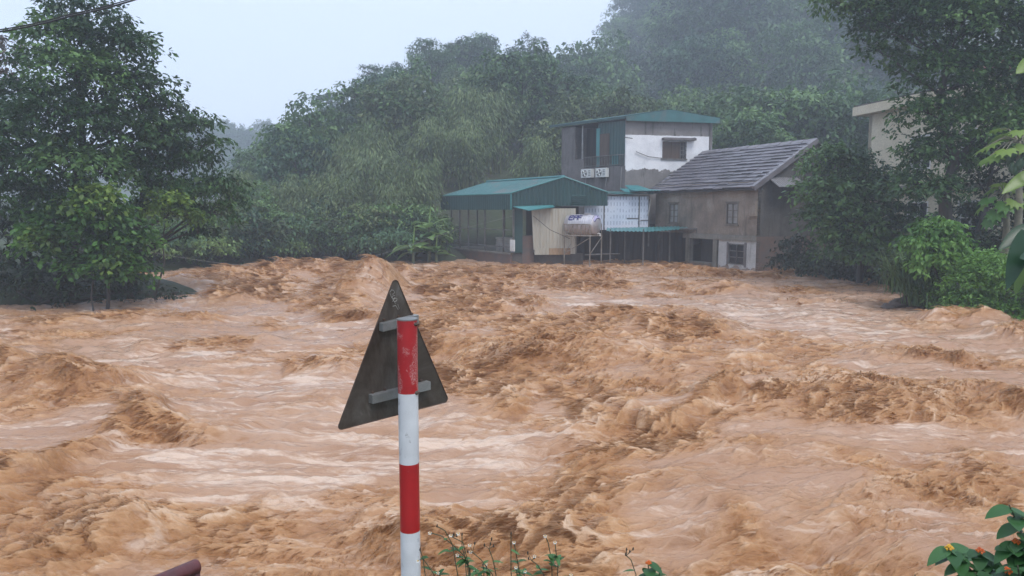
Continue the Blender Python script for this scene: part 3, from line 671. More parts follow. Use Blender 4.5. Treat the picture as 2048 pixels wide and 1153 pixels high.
# ------------------------------------------------------------------ the three storey house behind
K0 = Vector((6.96, 46.0, 0)); KR = K0 + Vector((0.974, 0.225, 0)) * 5.8; KL = K0 + Vector((-0.8, 1, 0)) / 1.2806 * 5.8
FF = Fac(K0, KR); FS = Fac(KL, K0)
tall = empty('tall_house', (K0.x, K0.y, -0.8), 'three storey house with a flaking white wall and a teal sheet roof', 'house')
ZT = FF.uz(1250, 239)[1]; zw0 = FF.uz(1300, 340)[1]; zw1 = FF.uz(1300, 271)[1]; OZ = 0.8
wr = FF.rect(1325, 284, 1372, 318)
FF.wall(MB(), 0, FF.L, -1, ZT, [wr]).build('front_wall', torn_white('flaking_limewash', zw0 + OZ, zw1 + OZ), tall)
ws = FF.rect(1325, 284, 1359, 318)
wn = MB(); FF.box(wn, wr[0], wr[1], wr[2], wr[3], -0.19, -0.17); wn = wn.build('window', M['glass'], tall)
um = (ws[0] + ws[1]) / 2
for a, b_ in ((ws[0], um - 0.01), (um + 0.01, ws[1])):
    sh = FF.bx('shutter', M['wood_brown'], wn, a, b_, wr[2], wr[3], -0.06, 0.02)
nb = 4
for i in range(3): FF.bx('bar', M['dark_metal'], wn, ws[1] + 0.02 + (wr[1] - ws[1] - 0.06) * i / 2, ws[1] + 0.06 + (wr[1] - ws[1] - 0.06) * i / 2, wr[2], wr[3], -0.02, 0.03)
for j in range(nb + 1): FF.bx('bar', M['dark_metal'], wn, ws[1] + 0.02, wr[1] + 0.02, wr[2] + (wr[3] - wr[2]) * j / nb - 0.02, wr[2] + (wr[3] - wr[2]) * j / nb + 0.02, -0.015, 0.035)
FF.bx('sill', M['dark_metal'], wn, wr[0] - 0.1, wr[1] + 0.05, wr[2] - 0.08, wr[2] - 0.003, -0.05, 0.08)
q = FF.rect(1328, 274, 1388, 282); FF.bx('canopy', M['plaster_grey'], wn, q[0] - 0.15, q[1], wr[3] + 0.08, wr[3] + 0.22, 0.003, 0.35)
for (x0, y0, x1, y1) in ((1248, 275, 1262, 278), (1370, 280, 1387, 277)):
    a = FF.uz(x0, y0); b_ = FF.uz(x1, y1); MB().tube([FF.P(a[0], a[1], 0.05), FF.P(b_[0], b_[1], 0.25)], 0.03, 5).build('bracket', M['dark_metal'], tall)
a = FF.uz(1271, 304); b_ = FF.uz(1323, 317); c_ = FF.uz(1296, 314)
MB().tube([FF.P(*a, 0.08), FF.P(*c_, 0.10), FF.P(*b_, 0.06)], 0.022, 5).build('drooping_cable', M['dark_metal'], tall)
# river side: grey parapet, open balcony, teal boarding with a brown door
zb = FS.uz(1240, 332)[1]; zp = FS.uz(1200, 316)[1]; ZTs = ZT - 0.05
u1, u2, u3 = FS.uz(1150, 300)[0], FS.uz(1195, 300)[0], FS.uz(1168, 325)[0]
FS.wall(MB(), 0, FS.L - 0.003, -1, zb, th=0.2).build('side_wall', M['plaster_grey'], tall)
FS.wall(MB(), 0, u1, zb, ZTs, th=0.2).build('side_pier', M['plaster_grey'], tall)
FS.wall(MB(), u1, u3, zb, zp, th=0.15).build('parapet', M['plaster_grey'], tall)
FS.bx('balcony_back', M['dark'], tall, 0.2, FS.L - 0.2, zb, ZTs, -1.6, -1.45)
FS.bx('balcony_floor', M['plaster_grey'], tall, 0.2, FS.L - 0.21, zb - 0.15, zb - 0.003, -1.45, -0.2)
corrugated(MB(), FS.P(u2, zb + 0.02, -0.05), FS.P(FS.L - 0.01, zb + 0.02, -0.05), FS.P(FS.L - 0.01, ZTs, -0.05), FS.P(u2, ZTs, -0.05), 0.22, 0.03).build('teal_boarding', M['teal'], tall)
q = FS.rect(1200, 268, 1218, 322); FS.bx('door', M['wood_brown'], tall, q[0], q[1], zb + 0.02, q[3], -0.045, 0.02)
q = FS.rect(1193, 280, 1199, 330); FS.bx('door_post', M['aqua'], tall, q[0], q[1], zb + 0.02, ZTs - 0.3, -0.04, 0.015)
for px in (1148, 1164):
    uc = FS.uz(px, 290)[0]; FS.bx('post', M['pale_metal'], tall, uc - 0.04, uc + 0.04, zp, ZTs, -0.1, -0.02)
zr = FS.uz(1210, 313)[1]
rail = MB(); FS.box(rail, u3, FS.L - 0.02, zr, zr + 0.05, 0.02, 0.07); FS.box(rail, u3, FS.L - 0.02, zb + 0.06, zb + 0.1, 0.025, 0.065); rail = rail.build('railing', M['dark_metal'], tall)
for i in range(26):
    uc = u3 + 0.06 + (FS.L - 0.1 - u3) * i / 25; FS.bx('baluster', M['aqua'] if i in (18, 19, 20, 21) else M['dark_metal'], rail, uc - 0.013, uc + 0.013, zb + 0.102, zr - 0.002, 0.03, 0.06)
# roof: shallow gable of teal sheet
ridx = FF.uz(1330, 222); um_ = ridx[0]; ZP = ridx[1] + 0.05; back = (KL - K0); ov = 0.35
e0 = K0 - FF.d * 0.25 - FS.d * -ov; e1 = KR + FF.d * 0.15 + FS.d * ov; em = K0 + FF.d * um_ + FS.d * ov
bL = back.normalized() * (5.8 + 1.2)
ZL, ZRr = FF.uz(1250, 233)[1], FF.uz(1420, 237)[1]
A = lambda p, z: Vector((p.x, p.y, z))
roof2 = corrugated(MB(), A(e0, ZL), A(e0 + bL, ZL + 0.02), A(em + bL, ZP), A(em, ZP), 0.25, 0.03).build('roof', M['teal_roof'], tall)
corrugated(MB(), A(em, ZP), A(em + bL, ZP), A(e1 + bL, ZRr), A(e1, ZRr), 0.25, 0.03).build('roof', M['teal_roof'], tall)
MB().prism([A(e0, ZL - 0.02), A(em, ZP - 0.02), A(e1, ZRr - 0.02), A(e1, ZT - 0.12), A(e0, ZT - 0.12)], -FS.d * 0.03 * -1).build('fascia', M['teal_roof'], tall)
MB().prism([A(e0 - FF.d * 0.02, ZL), A(e0 + bL - FF.d * 0.02, ZL + 0.02), A(e0 + bL - FF.d * 0.02, ZL - 0.14), A(e0 - FF.d * 0.02, ZL - 0.16)], -FF.d * 0.03).build('eave_trim', M['teal'], tall)
MB().prism([A(K0 + FS.n * 0, ZT), A(KR, ZT), A(KR + back, ZT), A(KL, ZT)], (0, 0, 0.04)).build('ceiling', M['dark'], tall)
FBk = Fac(KR, KR + back); FBk.wall(MB(), 0.003, 5.8, -1, ZT, th=0.2).build('far_wall', M['plaster_grey'], tall)
FBb = Fac(KR + back, KL); FBb.wall(MB(), 0.2, 5.6, -1, ZT, th=0.2).build('back_wall', M['plaster_grey'], tall)
# condensers and pipes on the side wall
def condenser(px0, py0, px1, py1, label):
    u0, u1_, z0, z1 = FS.rect(px0, py0, px1, py1); ac = empty('air_conditioner', FS.P((u0 + u1_) / 2, z0, 0.05), label, 'air conditioner', 'air conditioner units on the tall house')
    FS.bx('casing', M['white'], ac, u0, u1_, z0, z1, 0.06, 0.36)
    uc = u0 + (u1_ - u0) * 0.36; zc = (z0 + z1) / 2; r = (z1 - z0) * 0.40
    ring = [FS.P(uc + r * math.cos(a), zc + r * math.sin(a), 0.37) for a in np.linspace(0, 2 * math.pi, 17)[:-1]]
    MB().prism(ring, FS.n * 0.01).build('fan_opening', M['dark_metal'], ac)
    for k in range(4):
        an = k * math.pi / 2 + 0.4; MB().tube([FS.P(uc, zc, 0.39), FS.P(uc + r * 0.9 * math.cos(an), zc + r * 0.9 * math.sin(an), 0.39)], [0.03, 0.06], 4).build('fan_blade', M['white'], ac)
    for k in range(4): FS.bx('vent_slot', M['dark_metal'], ac, u0 + (u1_ - u0) * 0.72, u1_ - 0.05, z0 + (z1 - z0) * (0.2 + 0.18 * k), z0 + (z1 - z0) * (0.27 + 0.18 * k), 0.362, 0.368)
    for uu in (u0 + 0.1, u1_ - 0.1): MB().tube([FS.P(uu, z0 - 0.25, 0.01), FS.P(uu, z0 - 0.015, 0.01), FS.P(uu, z0 - 0.015, 0.36)], 0.014, 4).build('bracket', M['dark_metal'], ac)
condenser(1170, 339, 1190, 356, 'white outdoor air conditioner unit farther from the white wall'); condenser(1199, 337, 1219, 355, 'white outdoor air conditioner unit nearer to the flaking white wall')
for (x, y0, y1) in ((1173, 356, 372), (1214, 356, 374), (1244, 335, 380)):
    a = FS.uz(x, y0); b_ = FS.uz(x - 2, y1); MB().tube([FS.P(*a, 0.04), FS.P(*b_, 0.04)], 0.03, 6).build('pipe', M['pale_metal'], tall)

# ------------------------------------------------------------------ the open shed with the teal gable roof
S0 = Vector((-0.05, 41.5, 0)); SR = Vector((5.43, 42.05, 0)); sdv = Vector((-0.6, 1, 0)).normalized(); SL = S0 + sdv * 8.9
G1 = Fac(S0, SR); G2 = Fac(SL, S0)
shed = empty('open_shed', (S0.x, S0.y, -0.9), 'open riverside shed with a teal gable roof and a deep metal skirt', 'shed')
ze = G1.uz(1022, 388)[1]; zs = G1.uz(1022, 420)[1]; uA, zA_ = G1.uz(1128, 355); uR, zRr = G1.uz(1215, 386)
apx = G1.P(uA, zA_, 0.12); bl = sdv * 8.9
eL = G1.P(-0.08, ze, 0.12); eR = G1.P(uR, zRr, 0.12)
for nm, a in (('roof', (eL, eL + bl, apx + bl, apx)), ('roof', (apx, apx + bl, eR + bl, eR))):
    corrugated(MB(), *a, 0.24, 0.028).build(nm, M['teal_roof'], shed)
MB().tube([apx + Vector((0, 0, 0.05)), apx + bl + Vector((0, 0, 0.05))], 0.07, 6).build('ridge_flashing', M['aqua'], shed)
# skirts: corrugated gable and side
n_ = 25; mb = MB(); zgb = G1.uz(1165, 412)[1]
for i in range(n_):
    a, b_ = uR * i / n_, uR * (i + 1) / n_; top = lambda u: ze + (zA_ - ze) * u / uA if u < uA else zA_ + (zRr - zA_) * (u - uA) / (uR - uA)
    bot = lambda u: zs + (zgb - zs) * min(u / uA, 1.0)
    h = (b_ - a)
    for (p, q_, n0, n1) in ((a, a + h * 0.35, 0.06, 0.06), (a + h * 0.35, a + h * 0.5, 0.06, 0.1), (a + h * 0.5, a + h * 0.85, 0.1, 0.1), (a + h * 0.85, b_, 0.1, 0.06)):
        mb.add([G1.P(p, bot(p), n0), G1.P(q_, bot(q_), n1), G1.P(q_, top(q_) - 0.02, n1), G1.P(p, top(p) - 0.02, n0)], [(0, 1, 2, 3)])
mb.build('gable_skirt', M['teal'], shed)
corrugated(MB(), G2.P(0, zs, 0.08), G2.P(8.9, zs, 0.08), G2.P(8.9, ze - 0.03, 0.08), G2.P(0, ze - 0.03, 0.08), 0.24, 0.035).build('side_skirt', M['teal'], shed)
for f_, a, b_ in ((G1, eL, apx), (G1, apx, eR), (G2, eL, eL + bl)):
    MB().tube([a + Vector((0, 0, 0.02)), b_ + Vector((0, 0, 0.02))], 0.045, 6).build('edge_trim', M['aqua'], shed)
MB().tube([G1.P(-0.02, zs, 0.1), G1.P(-0.02, ze, 0.1)], 0.045, 6).build('edge_trim', M['aqua'], shed)
# floor slab on a plinth, posts and rails of the open side
zf = G2.uz(985, 503)[1]
G2.bx('plinth', M['brick'], shed, 0.2, 8.82, -1.4, zf - 0.1, -0.25, 0.0); G2.bx('floor_slab', M['concrete'], shed, 0.1, 8.84, zf - 0.1, zf, -4.2, 0.06)
for px in (918, 935, 968, 1005, 1025):
    uc = G2.uz(px, 460)[0]; G2.bx('post', M['dark_metal'], shed, uc - 0.04, uc + 0.04, zf, zs + 0.05, -0.1, -0.02)
for py in (490, 458):
    z_ = G2.uz(960, py)[1]; G2.bx('rail', M['dark_metal'], shed, 0.2, 8.7, z_ - 0.025, z_ + 0.025, -0.085, -0.035)
bb = bl - sdv * 0.3
for k, uu in enumerate((0.5, 2.2, 4.0)):
    p = S0 + bb + (SR - S0).normalized() * uu; MB().box(p.x - 0.05, p.x + 0.05, p.y - 0.05, p.y + 0.05, zf, zs + 0.4).build('post', M['dark_metal'], shed)
for i in range(5):                                                   # tie beams under the roof
    f = 0.08 + 0.21 * i; MB().tube([eL + bl * f + Vector((0.1, 0, -0.1)), eR + bl * f + Vector((-0.1, 0, -0.1))], 0.05, 4).build('tie_beam', M['dark_metal'], shed)
# front bay under the gable: teal panel, brick pier, little aqua canopy
q = G1.rect(1029, 420, 1045, 506, 0.0); G1.bx('teal_panel', M['teal'], shed, q[0], q[1], q[2], zs + 0.03, -0.05, 0.03)
q = G1.rect(1045, 472, 1066, 525); G1.bx('brick_pier', M['brick'], shed, q[0] + 0.01, q[1] + 0.05, -1.4, q[3], -0.35, -0.1)
q = G1.rect(1022, 503, 1160, 540); G1.bx('front_plinth', M['plaster_dark'], shed, 0.0, q[1] + 0.2, -1.4, q[3] - 0.14, -0.4, -0.12)
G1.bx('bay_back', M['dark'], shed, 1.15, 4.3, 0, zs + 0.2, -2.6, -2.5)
a = G1.uz(1026, 414); b_ = G1.uz(1045, 421); c_ = G1.uz(1105, 413)
MB().prism([G1.P(a[0], a[1], 0.14), G1.P(c_[0], c_[1] + 0.04, 0.14), G1.P(c_[0], c_[1] - 0.06, 0.75), G1.P(b_[0] + 0.25, b_[1] - 0.03, 0.75), G1.P(a[0] + 0.1, a[1] - 0.05, 0.7)], (0, 0, 0.03)).build('canopy', M['aqua'], shed)
q = G1.rect(1144, 390, 1172, 412, 0.13)
for k in range(6):
    z_ = q[2] + (q[3] - q[2]) * k / 6; MB().hexa([G1.P(q[0], z_, 0.20), G1.P(q[1], z_, 0.20), G1.P(q[1], z_ + 0.02, 0.2), G1.P(q[0], z_ + 0.02, 0.2), G1.P(q[0], z_ + 0.075, 0.11), G1.P(q[1], z_ + 0.075, 0.11), G1.P(q[1], z_ + 0.09, 0.11), G1.P(q[0], z_ + 0.09, 0.11)]).build('louvre_slat', M['teal'], shed)

# the beige sheets hung below the gable
sheet = empty('sheet_screen', G1.P(G1.uz(1105, 500)[0], 0.2, 0.2), 'beige metal sheet screen with rusty lower corner under the shed gable', 'screen')
x0s = [1063, 1080, 1098, 1116, 1134, 1151]
for k in range(5):
    a = G1.uz(x0s[k], 418, 0.2); b_ = G1.uz(x0s[k + 1], 418, 0.2); z1 = a[1] + 0.02; z0 = G1.uz(x0s[k], 508 if k else 500, 0.2)[1]; n0 = 0.2 + 0.02 * (k % 2)
    tb = 0.12 if k == 0 else 0.0
    corrugated(MB(), G1.P(a[0] + tb, z0, n0), G1.P(b_[0] + 0.02, z0 - 0.02, n0), G1.P(b_[0] + 0.02, z1, n0), G1.P(a[0], z1, n0), 0.14, 0.018).build('sheet', M['beige_sheet'], sheet)
for k, (p, q_) in enumerate(((1069, 1098), (1098, 1128), (1128, 1141))):
    a = G1.uz(p, 497, 0.26); b_ = G1.uz(q_, 497, 0.26); z0 = G1.uz(p, 510, 0.26)[1]
    corrugated(MB(), G1.P(a[0], z0, 0.26), G1.P(b_[0], z0, 0.26), G1.P(b_[0], a[1], 0.26), G1.P(a[0], a[1], 0.26), 0.2, 0.015).build('patch_sheet', M['beige_sheet'] if k == 0 else M['rust_sheet'], sheet)
# stacked pale boards and a white panel inside the shed
st = G2.rect(992, 472, 1029, 502, -0.6)
for k in range(6):
    z_ = zf + 0.004 + k * 0.135; dx = 0.05 * math.sin(k * 2.1)
    o = G2.bx('stacked_board', M['pale_metal'], None, st[0] + dx, st[1] + dx, z_, z_ + 0.12, -1.5, -0.6)
    tag(o, ['lowest', 'second lowest', 'third from the floor', 'fourth from the floor', 'second highest', 'topmost'][k] + ' grey board of the stack inside the open shed', 'board', 'boards stacked in the shed')
q = G2.rect(1021, 480, 1030, 503, 0.1); o = G2.bx('white_panel', M['white'], None, q[0], q[1], q[2], q[3], 0.1, 0.14)
tag(o, 'small upright white panel at the corner of the open shed', 'panel')

# ------------------------------------------------------------------ the annex with the printed white wall, the lean-to and the dark undercroft
A0 = G1.P(G1.uz(1169, 420)[0] , 0, 0.25); a0 = ray(1169, 420); A0 = Vector((a0[0] / a0[1] * 42.4, 42.4, 0)); a1_ = ray(1298, 420); A1 = Vector((a1_[0] / a1_[1] * 43.9, 43.9, 0))
FP = Fac(A0, A1)
annex = empty('annex', (A0.x, A0.y, -0.8), 'low annex walled in printed white board between the shed and the old house', 'annex')
zt, zbot = FP.uz(1235, 393)[1], FP.uz(1235, 460)[1]
us = [0, FP.uz(1208, 420)[0], FP.uz(1278, 420)[0], FP.L]
for k in range(3):
    mb = MB(); FP.box(mb, us[k] + 0.01, us[k + 1] - 0.01, zbot, zt, -0.03, 0.0)
    o = mb.build('wall_panel', M['printed'], annex); me = o.data; uvl = me.uv_layers.new(name='UVMap')
    for lp in me.loops:
        co = me.vertices[lp.vertex_index].co + root_loc(annex); rel = Vector((co.x, co.y, 0)) - FP.p0; uvl.data[lp.index].uv = (rel.dot(FP.d), co.z)
for k in (1, 2): FP.bx('panel_post', M['dark_metal'], annex, us[k] - 0.03, us[k] + 0.03, zbot, zt, 0.004, 0.04)
FP.bx('panel_post', M['dark_metal'], annex, FP.L - 0.05, FP.L + 0.03, zbot - 1.0, zt + 0.1, 0.004, 0.05)
FP.bx('top_rail', M['dark_metal'], annex, -0.1, FP.L, zt + 0.004, zt + 0.08, -0.05, 0.05)
q = FP.rect(1254, 437, 1277, 438, 0.01); FP.bx('batten', M['dark_metal'], annex, q[0], q[1], q[2], q[2] + 0.05, 0.003, 0.03)
q = FP.rect(1281, 441, 1296, 442, 0.01); FP.bx('batten', M['dark_metal'], annex, q[0], q[1], q[2], q[2] + 0.05, 0.003, 0.03)
# flat annex roof and the loose sheets lying on it
MB().prism([FP.P(-0.5, zt + 0.12, 0.25), FP.P(FP.L + 0.15, zt + 0.12, 0.25), FP.P(FP.L + 0.15, zt + 0.3, -2.6), FP.P(0.3, zt + 0.3, -2.2)], (0, 0, 0.05)).build('roof', M['teal_roof'], annex)
for k, (px0, px1, py, n, rz) in enumerate(((1244, 1302, 384, -0.6, 0.28), (1262, 1316, 386, 0.1, 0.16), (1254, 1296, 382, -1.2, 0.36))):
    a = FP.uz(px0, py, n)[0]; b_ = FP.uz(px1, py, n)[0]; zz_ = zt + 0.2 + 0.07 * k
    o = corrugated(MB(), FP.P(a, zz_ + 0.02, n + 0.5), FP.P(b_, zz_ + 0.06, n + 0.5), FP.P(b_ - 0.2, zz_ + rz, n - 0.8), FP.P(a + 0.3, zz_ + rz, n - 0.8), 0.2, 0.03).build('loose_sheet', M['aqua'], None)
    tag(o, ['aqua roofing sheet lying loose on the annex roof, in the middle', 'aqua roofing sheet overhanging towards the old house roof', 'aqua roofing sheet propped highest at the back of the annex roof'][k], 'sheet', 'loose sheets on the annex roof')
# lean-to
lw = [pt(1213, 457, 42.6), pt(1297, 455, 43.4), pt(1376, 453, 42.6), pt(1378, 458, 41.4), pt(1300, 464, 40.9), pt(1213, 463, 40.9)]
mb = MB(); corrugated(mb, lw[5], lw[4], lw[1], lw[0], 0.2, 0.03); corrugated(mb, lw[4], lw[3], lw[2], lw[1], 0.2, 0.03)
mb.build('lean_to_roof', M['aqua'], annex)
MB().tube([lw[3] + Vector((0.35, -0.1, 0.0)), lw[3] - Vector((0.5, 0, 0))], 0.04, 5).build('purlin', M['dark_metal'], annex)
for px, yy in ((1221, 41.2), (1287, 41.1), (1250, 42.5), (1340, 42.0)):
    p = pt(px, 470, yy); MB().box(p.x - 0.035, p.x + 0.035, p.y - 0.035, p.y + 0.035, -1.2, p.z + 0.3).build('post', M['dark_metal'], annex)
ub_ = [pt(1140, 460, 44.3), pt(1300, 460, 45.2), pt(1376, 460, 43.9)]
mb = MB()
for p, q_ in zip(ub_[:-1], ub_[1:]): Fac((p.x, p.y), (q_.x, q_.y)).wall(mb, 0, (q_ - p).xy.length, -1.3, zbot + 0.3, th=0.1)
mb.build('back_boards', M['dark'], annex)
for px in range(1150, 1376, 15):
    p = ub_[0].lerp(ub_[1], (px - 1140) / 160) if px < 1300 else ub_[1].lerp(ub_[2], (px - 1300) / 76)
    MB().box(p.x - 0.12, p.x + 0.12, p.y - 0.16, p.y - 0.11, -1.2, 1.9).build('board', M['dark'], annex)
p0, p1 = pt(1170, 510, 41.5), pt(1240, 508, 41.8); MB().tube([p0, p1], 0.04, 5).build('low_rail', M['dark_metal'], annex)
p0, p1, p2 = pt(1296, 432, 43.6), pt(1302, 398, 43.6), pt(1294, 396, 43.7); MB().tube([p0, p1, p2], 0.035, 5).build('strut', M['pale_metal'], annex)

# ------------------------------------------------------------------ the steel water tank on its stand
M['steel'], t, b = new_mat('stainless_steel')
b.inputs['Metallic'].default_value = 0.5; b.inputs['Roughness'].default_value = 0.4
t.links.new(ramp(t, noise(t, 3, 4), [(0.3, (0.42, 0.40, 0.42)), (0.7, (0.60, 0.58, 0.60))]), b.inputs['Base Color'])
M['blue'] = surf('dark_blue_print', (0.03, 0.03, 0.16), (0.025, 0.025, 0.12), 3, 0.4)
M['lilac'] = surf('pale_lilac_print', (0.45, 0.43, 0.62), (0.38, 0.36, 0.55), 3, 0.4)
capc = pt(1192, 450, 40.6); ax = Vector((-0.80, 0.60, 0)); upv = Vector((0, 0, 1)); sv = ax.cross(upv).normalized(); R_ = 0.535; TL = 1.7
if sv.y > 0: sv = -sv
tank = empty('water_tank', (capc.x, capc.y, capc.z - R_), 'ribbed stainless steel water tank with blue print on a metal stand', 'water tank')
def ringp(s_, r, k, n=36):
    a = 2 * math.pi * k / n; return capc + ax * s_ + (sv * math.cos(a) + upv * math.sin(a)) * r
prof = [(-0.17, 0.02), (-0.165, 0.15), (-0.14, 0.28), (-0.09, 0.41), (-0.03, 0.505), (0.02, R_), (0.30, R_)]
s_ = 0.34
while s_ < TL - 0.15:
    prof += [(s_, R_), (s_ + 0.03, R_ + 0.028), (s_ + 0.065, R_ + 0.028), (s_ + 0.095, R_)]; s_ += 0.135
prof += [(TL, R_), (TL + 0.05, 0.52), (TL + 0.12, 0.3), (TL + 0.14, 0.02)]
vs = [ringp(a, r, k) for a, r in prof for k in range(36)]
fs = [(i * 36 + k, i * 36 + (k + 1) % 36, (i + 1) * 36 + (k + 1) % 36, (i + 1) * 36 + k) for i in range(len(prof) - 1) for k in range(36)]
MB().add(vs, fs).build('tank_body', M['steel'], tank, smooth=True)
def band(a0, a1, r0, r1, s0, mat, name, lift):
    n = 20; vs = []
    for i in range(n + 1):
        a = a0 + (a1 - a0) * i / n
        for r in (r0, r1):
            sr = np.interp(r, [0.02, 0.15, 0.28, 0.41, 0.505, 0.535], [-0.17, -0.165, -0.14, -0.09, -0.03, 0.02])
            vs.append(capc + ax * (sr - lift) + (sv * math.cos(a) + upv * math.sin(a)) * (r + lift * 0.6))
    return MB().add(vs, [(2 * i, 2 * i + 2, 2 * i + 3, 2 * i + 1) for i in range(n)]).build(name, mat, tank)
band(math.radians(25), math.radians(155), 0.33, 0.53, 0, M['blue'], 'emblem_border', 0.012)
band(math.radians(31), math.radians(149), 0.37, 0.49, 0, M['lilac'], 'emblem_band', 0.022)
band(math.radians(84), math.radians(96), 0.41, 0.46, 0, M['blue'], 'emblem_mark', 0.03)
# dark blue lettering painted on the ribs (its strokes, as far as they can be made out)
def stroke(sa, aa, sb, ab, wdt=0.075):
    n = 5; vs = []
    for i in range(n + 1):
        f = i / n; s1 = sa + (sb - sa) * f; an = aa + (ab - aa) * f; dl = Vector((sb - sa, (ab - aa) * R_)).normalized(); px_, py_ = -dl.y * wdt / 2, dl.x * wdt / 2
        for sg in (1, -1):
            an2 = an + sg * py_ / R_; vs.append(capc + ax * (s1 + sg * px_) + (sv * math.cos(an2) + upv * math.sin(an2)) * (R_ + 0.036))
    return vs, [(2 * i, 2 * i + 2, 2 * i + 3, 2 * i + 1) for i in range(n)]
mb = MB(); D_ = math.radians
for s0 in (1.45, 1.15, 0.90):
    for st_ in ((s0, D_(28), s0, D_(62)), (s0, D_(62), s0 - 0.2, D_(62)), (s0, D_(45), s0 - 0.2, D_(45)), (s0 - 0.2, D_(62), s0 - 0.2, D_(45)) if s0 > 1.0 else (s0 - 0.2, D_(64), s0 - 0.02, D_(66))): mb.add(*stroke(*st_))
mb.add(*stroke(1.45, D_(28), 1.2, D_(28)))
mb.build('lettering', M['blue'], tank)
MB().tube([capc + ax * 0.55 + upv * (R_ + 0.02), capc + ax * 0.55 + upv * (R_ + 0.08)], 0.2, 14).build('hatch', M['steel'], tank)
p = capc - ax * 0.10 - upv * 0.48; MB().tube([p, p - ax * 0.16, p - ax * 0.16 - upv * 0.14], 0.035, 6).build('outlet_pipe', M['white'], tank)
stand = empty('tank_stand', (capc.x, capc.y, -0.7), 'rusty welded stand of thin legs carrying the steel tank', 'stand')
zs_ = capc.z - R_ - 0.06; cs = [capc + ax * s1 + sv * w1 for s1 in (0.0, TL - 0.05) for w1 in (-0.62, 0.62)]
M['stand'] = surf('pale_rusty_angle_iron', (0.27, 0.25, 0.22), (0.16, 0.135, 0.11), 3, 0.6)
for c_ in cs: MB().tube([(c_.x, c_.y, -1.0), (c_.x, c_.y, zs_)], 0.035, 4).build('leg', M['stand'], stand)
for a, b_ in ((0, 1), (2, 3), (0, 2), (1, 3)):
    MB().tube([Vector((cs[a].x, cs[a].y, zs_)), Vector((cs[b_].x, cs[b_].y, zs_))], 0.035, 4).build('frame_bar', M['stand'], stand)
    if (a, b_) in ((1, 3), (0, 2)): MB().tube([Vector((cs[a].x, cs[a].y, zs_ + 0.62)), Vector((cs[b_].x, cs[b_].y, zs_ + 0.62))], 0.03, 4).build('guard_rail', M['stand'], stand)
for a, b_ in ((1, 3), (0, 2)):
    for k in range(7):
        p = cs[a].lerp(cs[b_], k / 6); p2 = cs[a].lerp(cs[b_], min(1, (k + 0.7) / 6))
        MB().tube([Vector((p.x, p.y, zs_)), Vector((p.x, p.y, zs_ + 0.62))], 0.02, 4).build('guard_bar', M['stand'], stand)
        if k % 2 == 0 and k < 6: MB().tube([Vector((p.x, p.y, zs_ + 0.6)), Vector((p2.x, p2.y, zs_ + 0.05))], 0.016, 4).build('guard_brace', M['stand'], stand)
for a, b_ in ((0, 1), (2, 3), (1, 3)):
    MB().tube([Vector((cs[a].x, cs[a].y, zs_ - 0.1)), Vector((cs[b_].x, cs[b_].y, zs_ - 1.0))], 0.02, 4).build('cross_brace', M['stand'], stand)

# ------------------------------------------------------------------ the cream building half hidden by the trees
q0 = Vector((18.55, 40.0, 0)); qd = Vector((0.18, -1, 0)).normalized(); q1 = q0 + qd * 14
FC = Fac(q0, q1); cream = empty('cream_building', (q0.x, q0.y, 1.0), 'cream painted flat roofed building half hidden behind the big tree', 'building')
zc_t = FC.uz(1740, 213)[1]
uw = FC.uz(1738, 250)[0]
hl = []
for (a, b_) in ((3.2, 4.6), (6.4, 7.8), (9.6, 11.0)):
    for (z0, z1) in ((5.0, 6.6), (2.0, 3.5)): hl.append((uw + a, uw + b_, z0, z1))
FC.wall(MB(), uw, 14, 0.8, zc_t - 0.45, hl, th=0.25).build('wall', M['cream'], cream)
for r in hl: window(FC, cream, r, (M['white'], M['glass']), (2, 2), 0.07, 0.15)
FE = Fac(q0 + FC.d * uw - FC.n * 9, q0 + FC.d * uw); FE.wall(MB(), 0, 9, 0.8, zc_t - 0.45, th=0.25).build('side_wall', M['cream'], cream)
FC.bx('roof_slab', M['cream'], cream, 0, 14.3, zc_t - 0.45, zc_t, -9.5, 0.55)
FC.bx('roof_edge', M['plaster_dark'], cream, 0.05, 14.2, zc_t + 0.003, zc_t + 0.08, -9.4, 0.5)
FC.bx('floor_band', M['concrete'], cream, uw, 14, 4.0, 4.25, 0.003, 0.3)
FC.bx('balcony', M['cream'], cream, uw + 6, 14, 4.253, 5.0, 0.25, 0.4)
pk = surf('pink_tile', (0.42, 0.22, 0.18), (0.34, 0.17, 0.14), 2, 0.6)
FC.bx('tiled_parapet', pk, cream, uw + 7.0, 14.1, zc_t + 0.085, zc_t + 0.75, -1.2, 0.3)
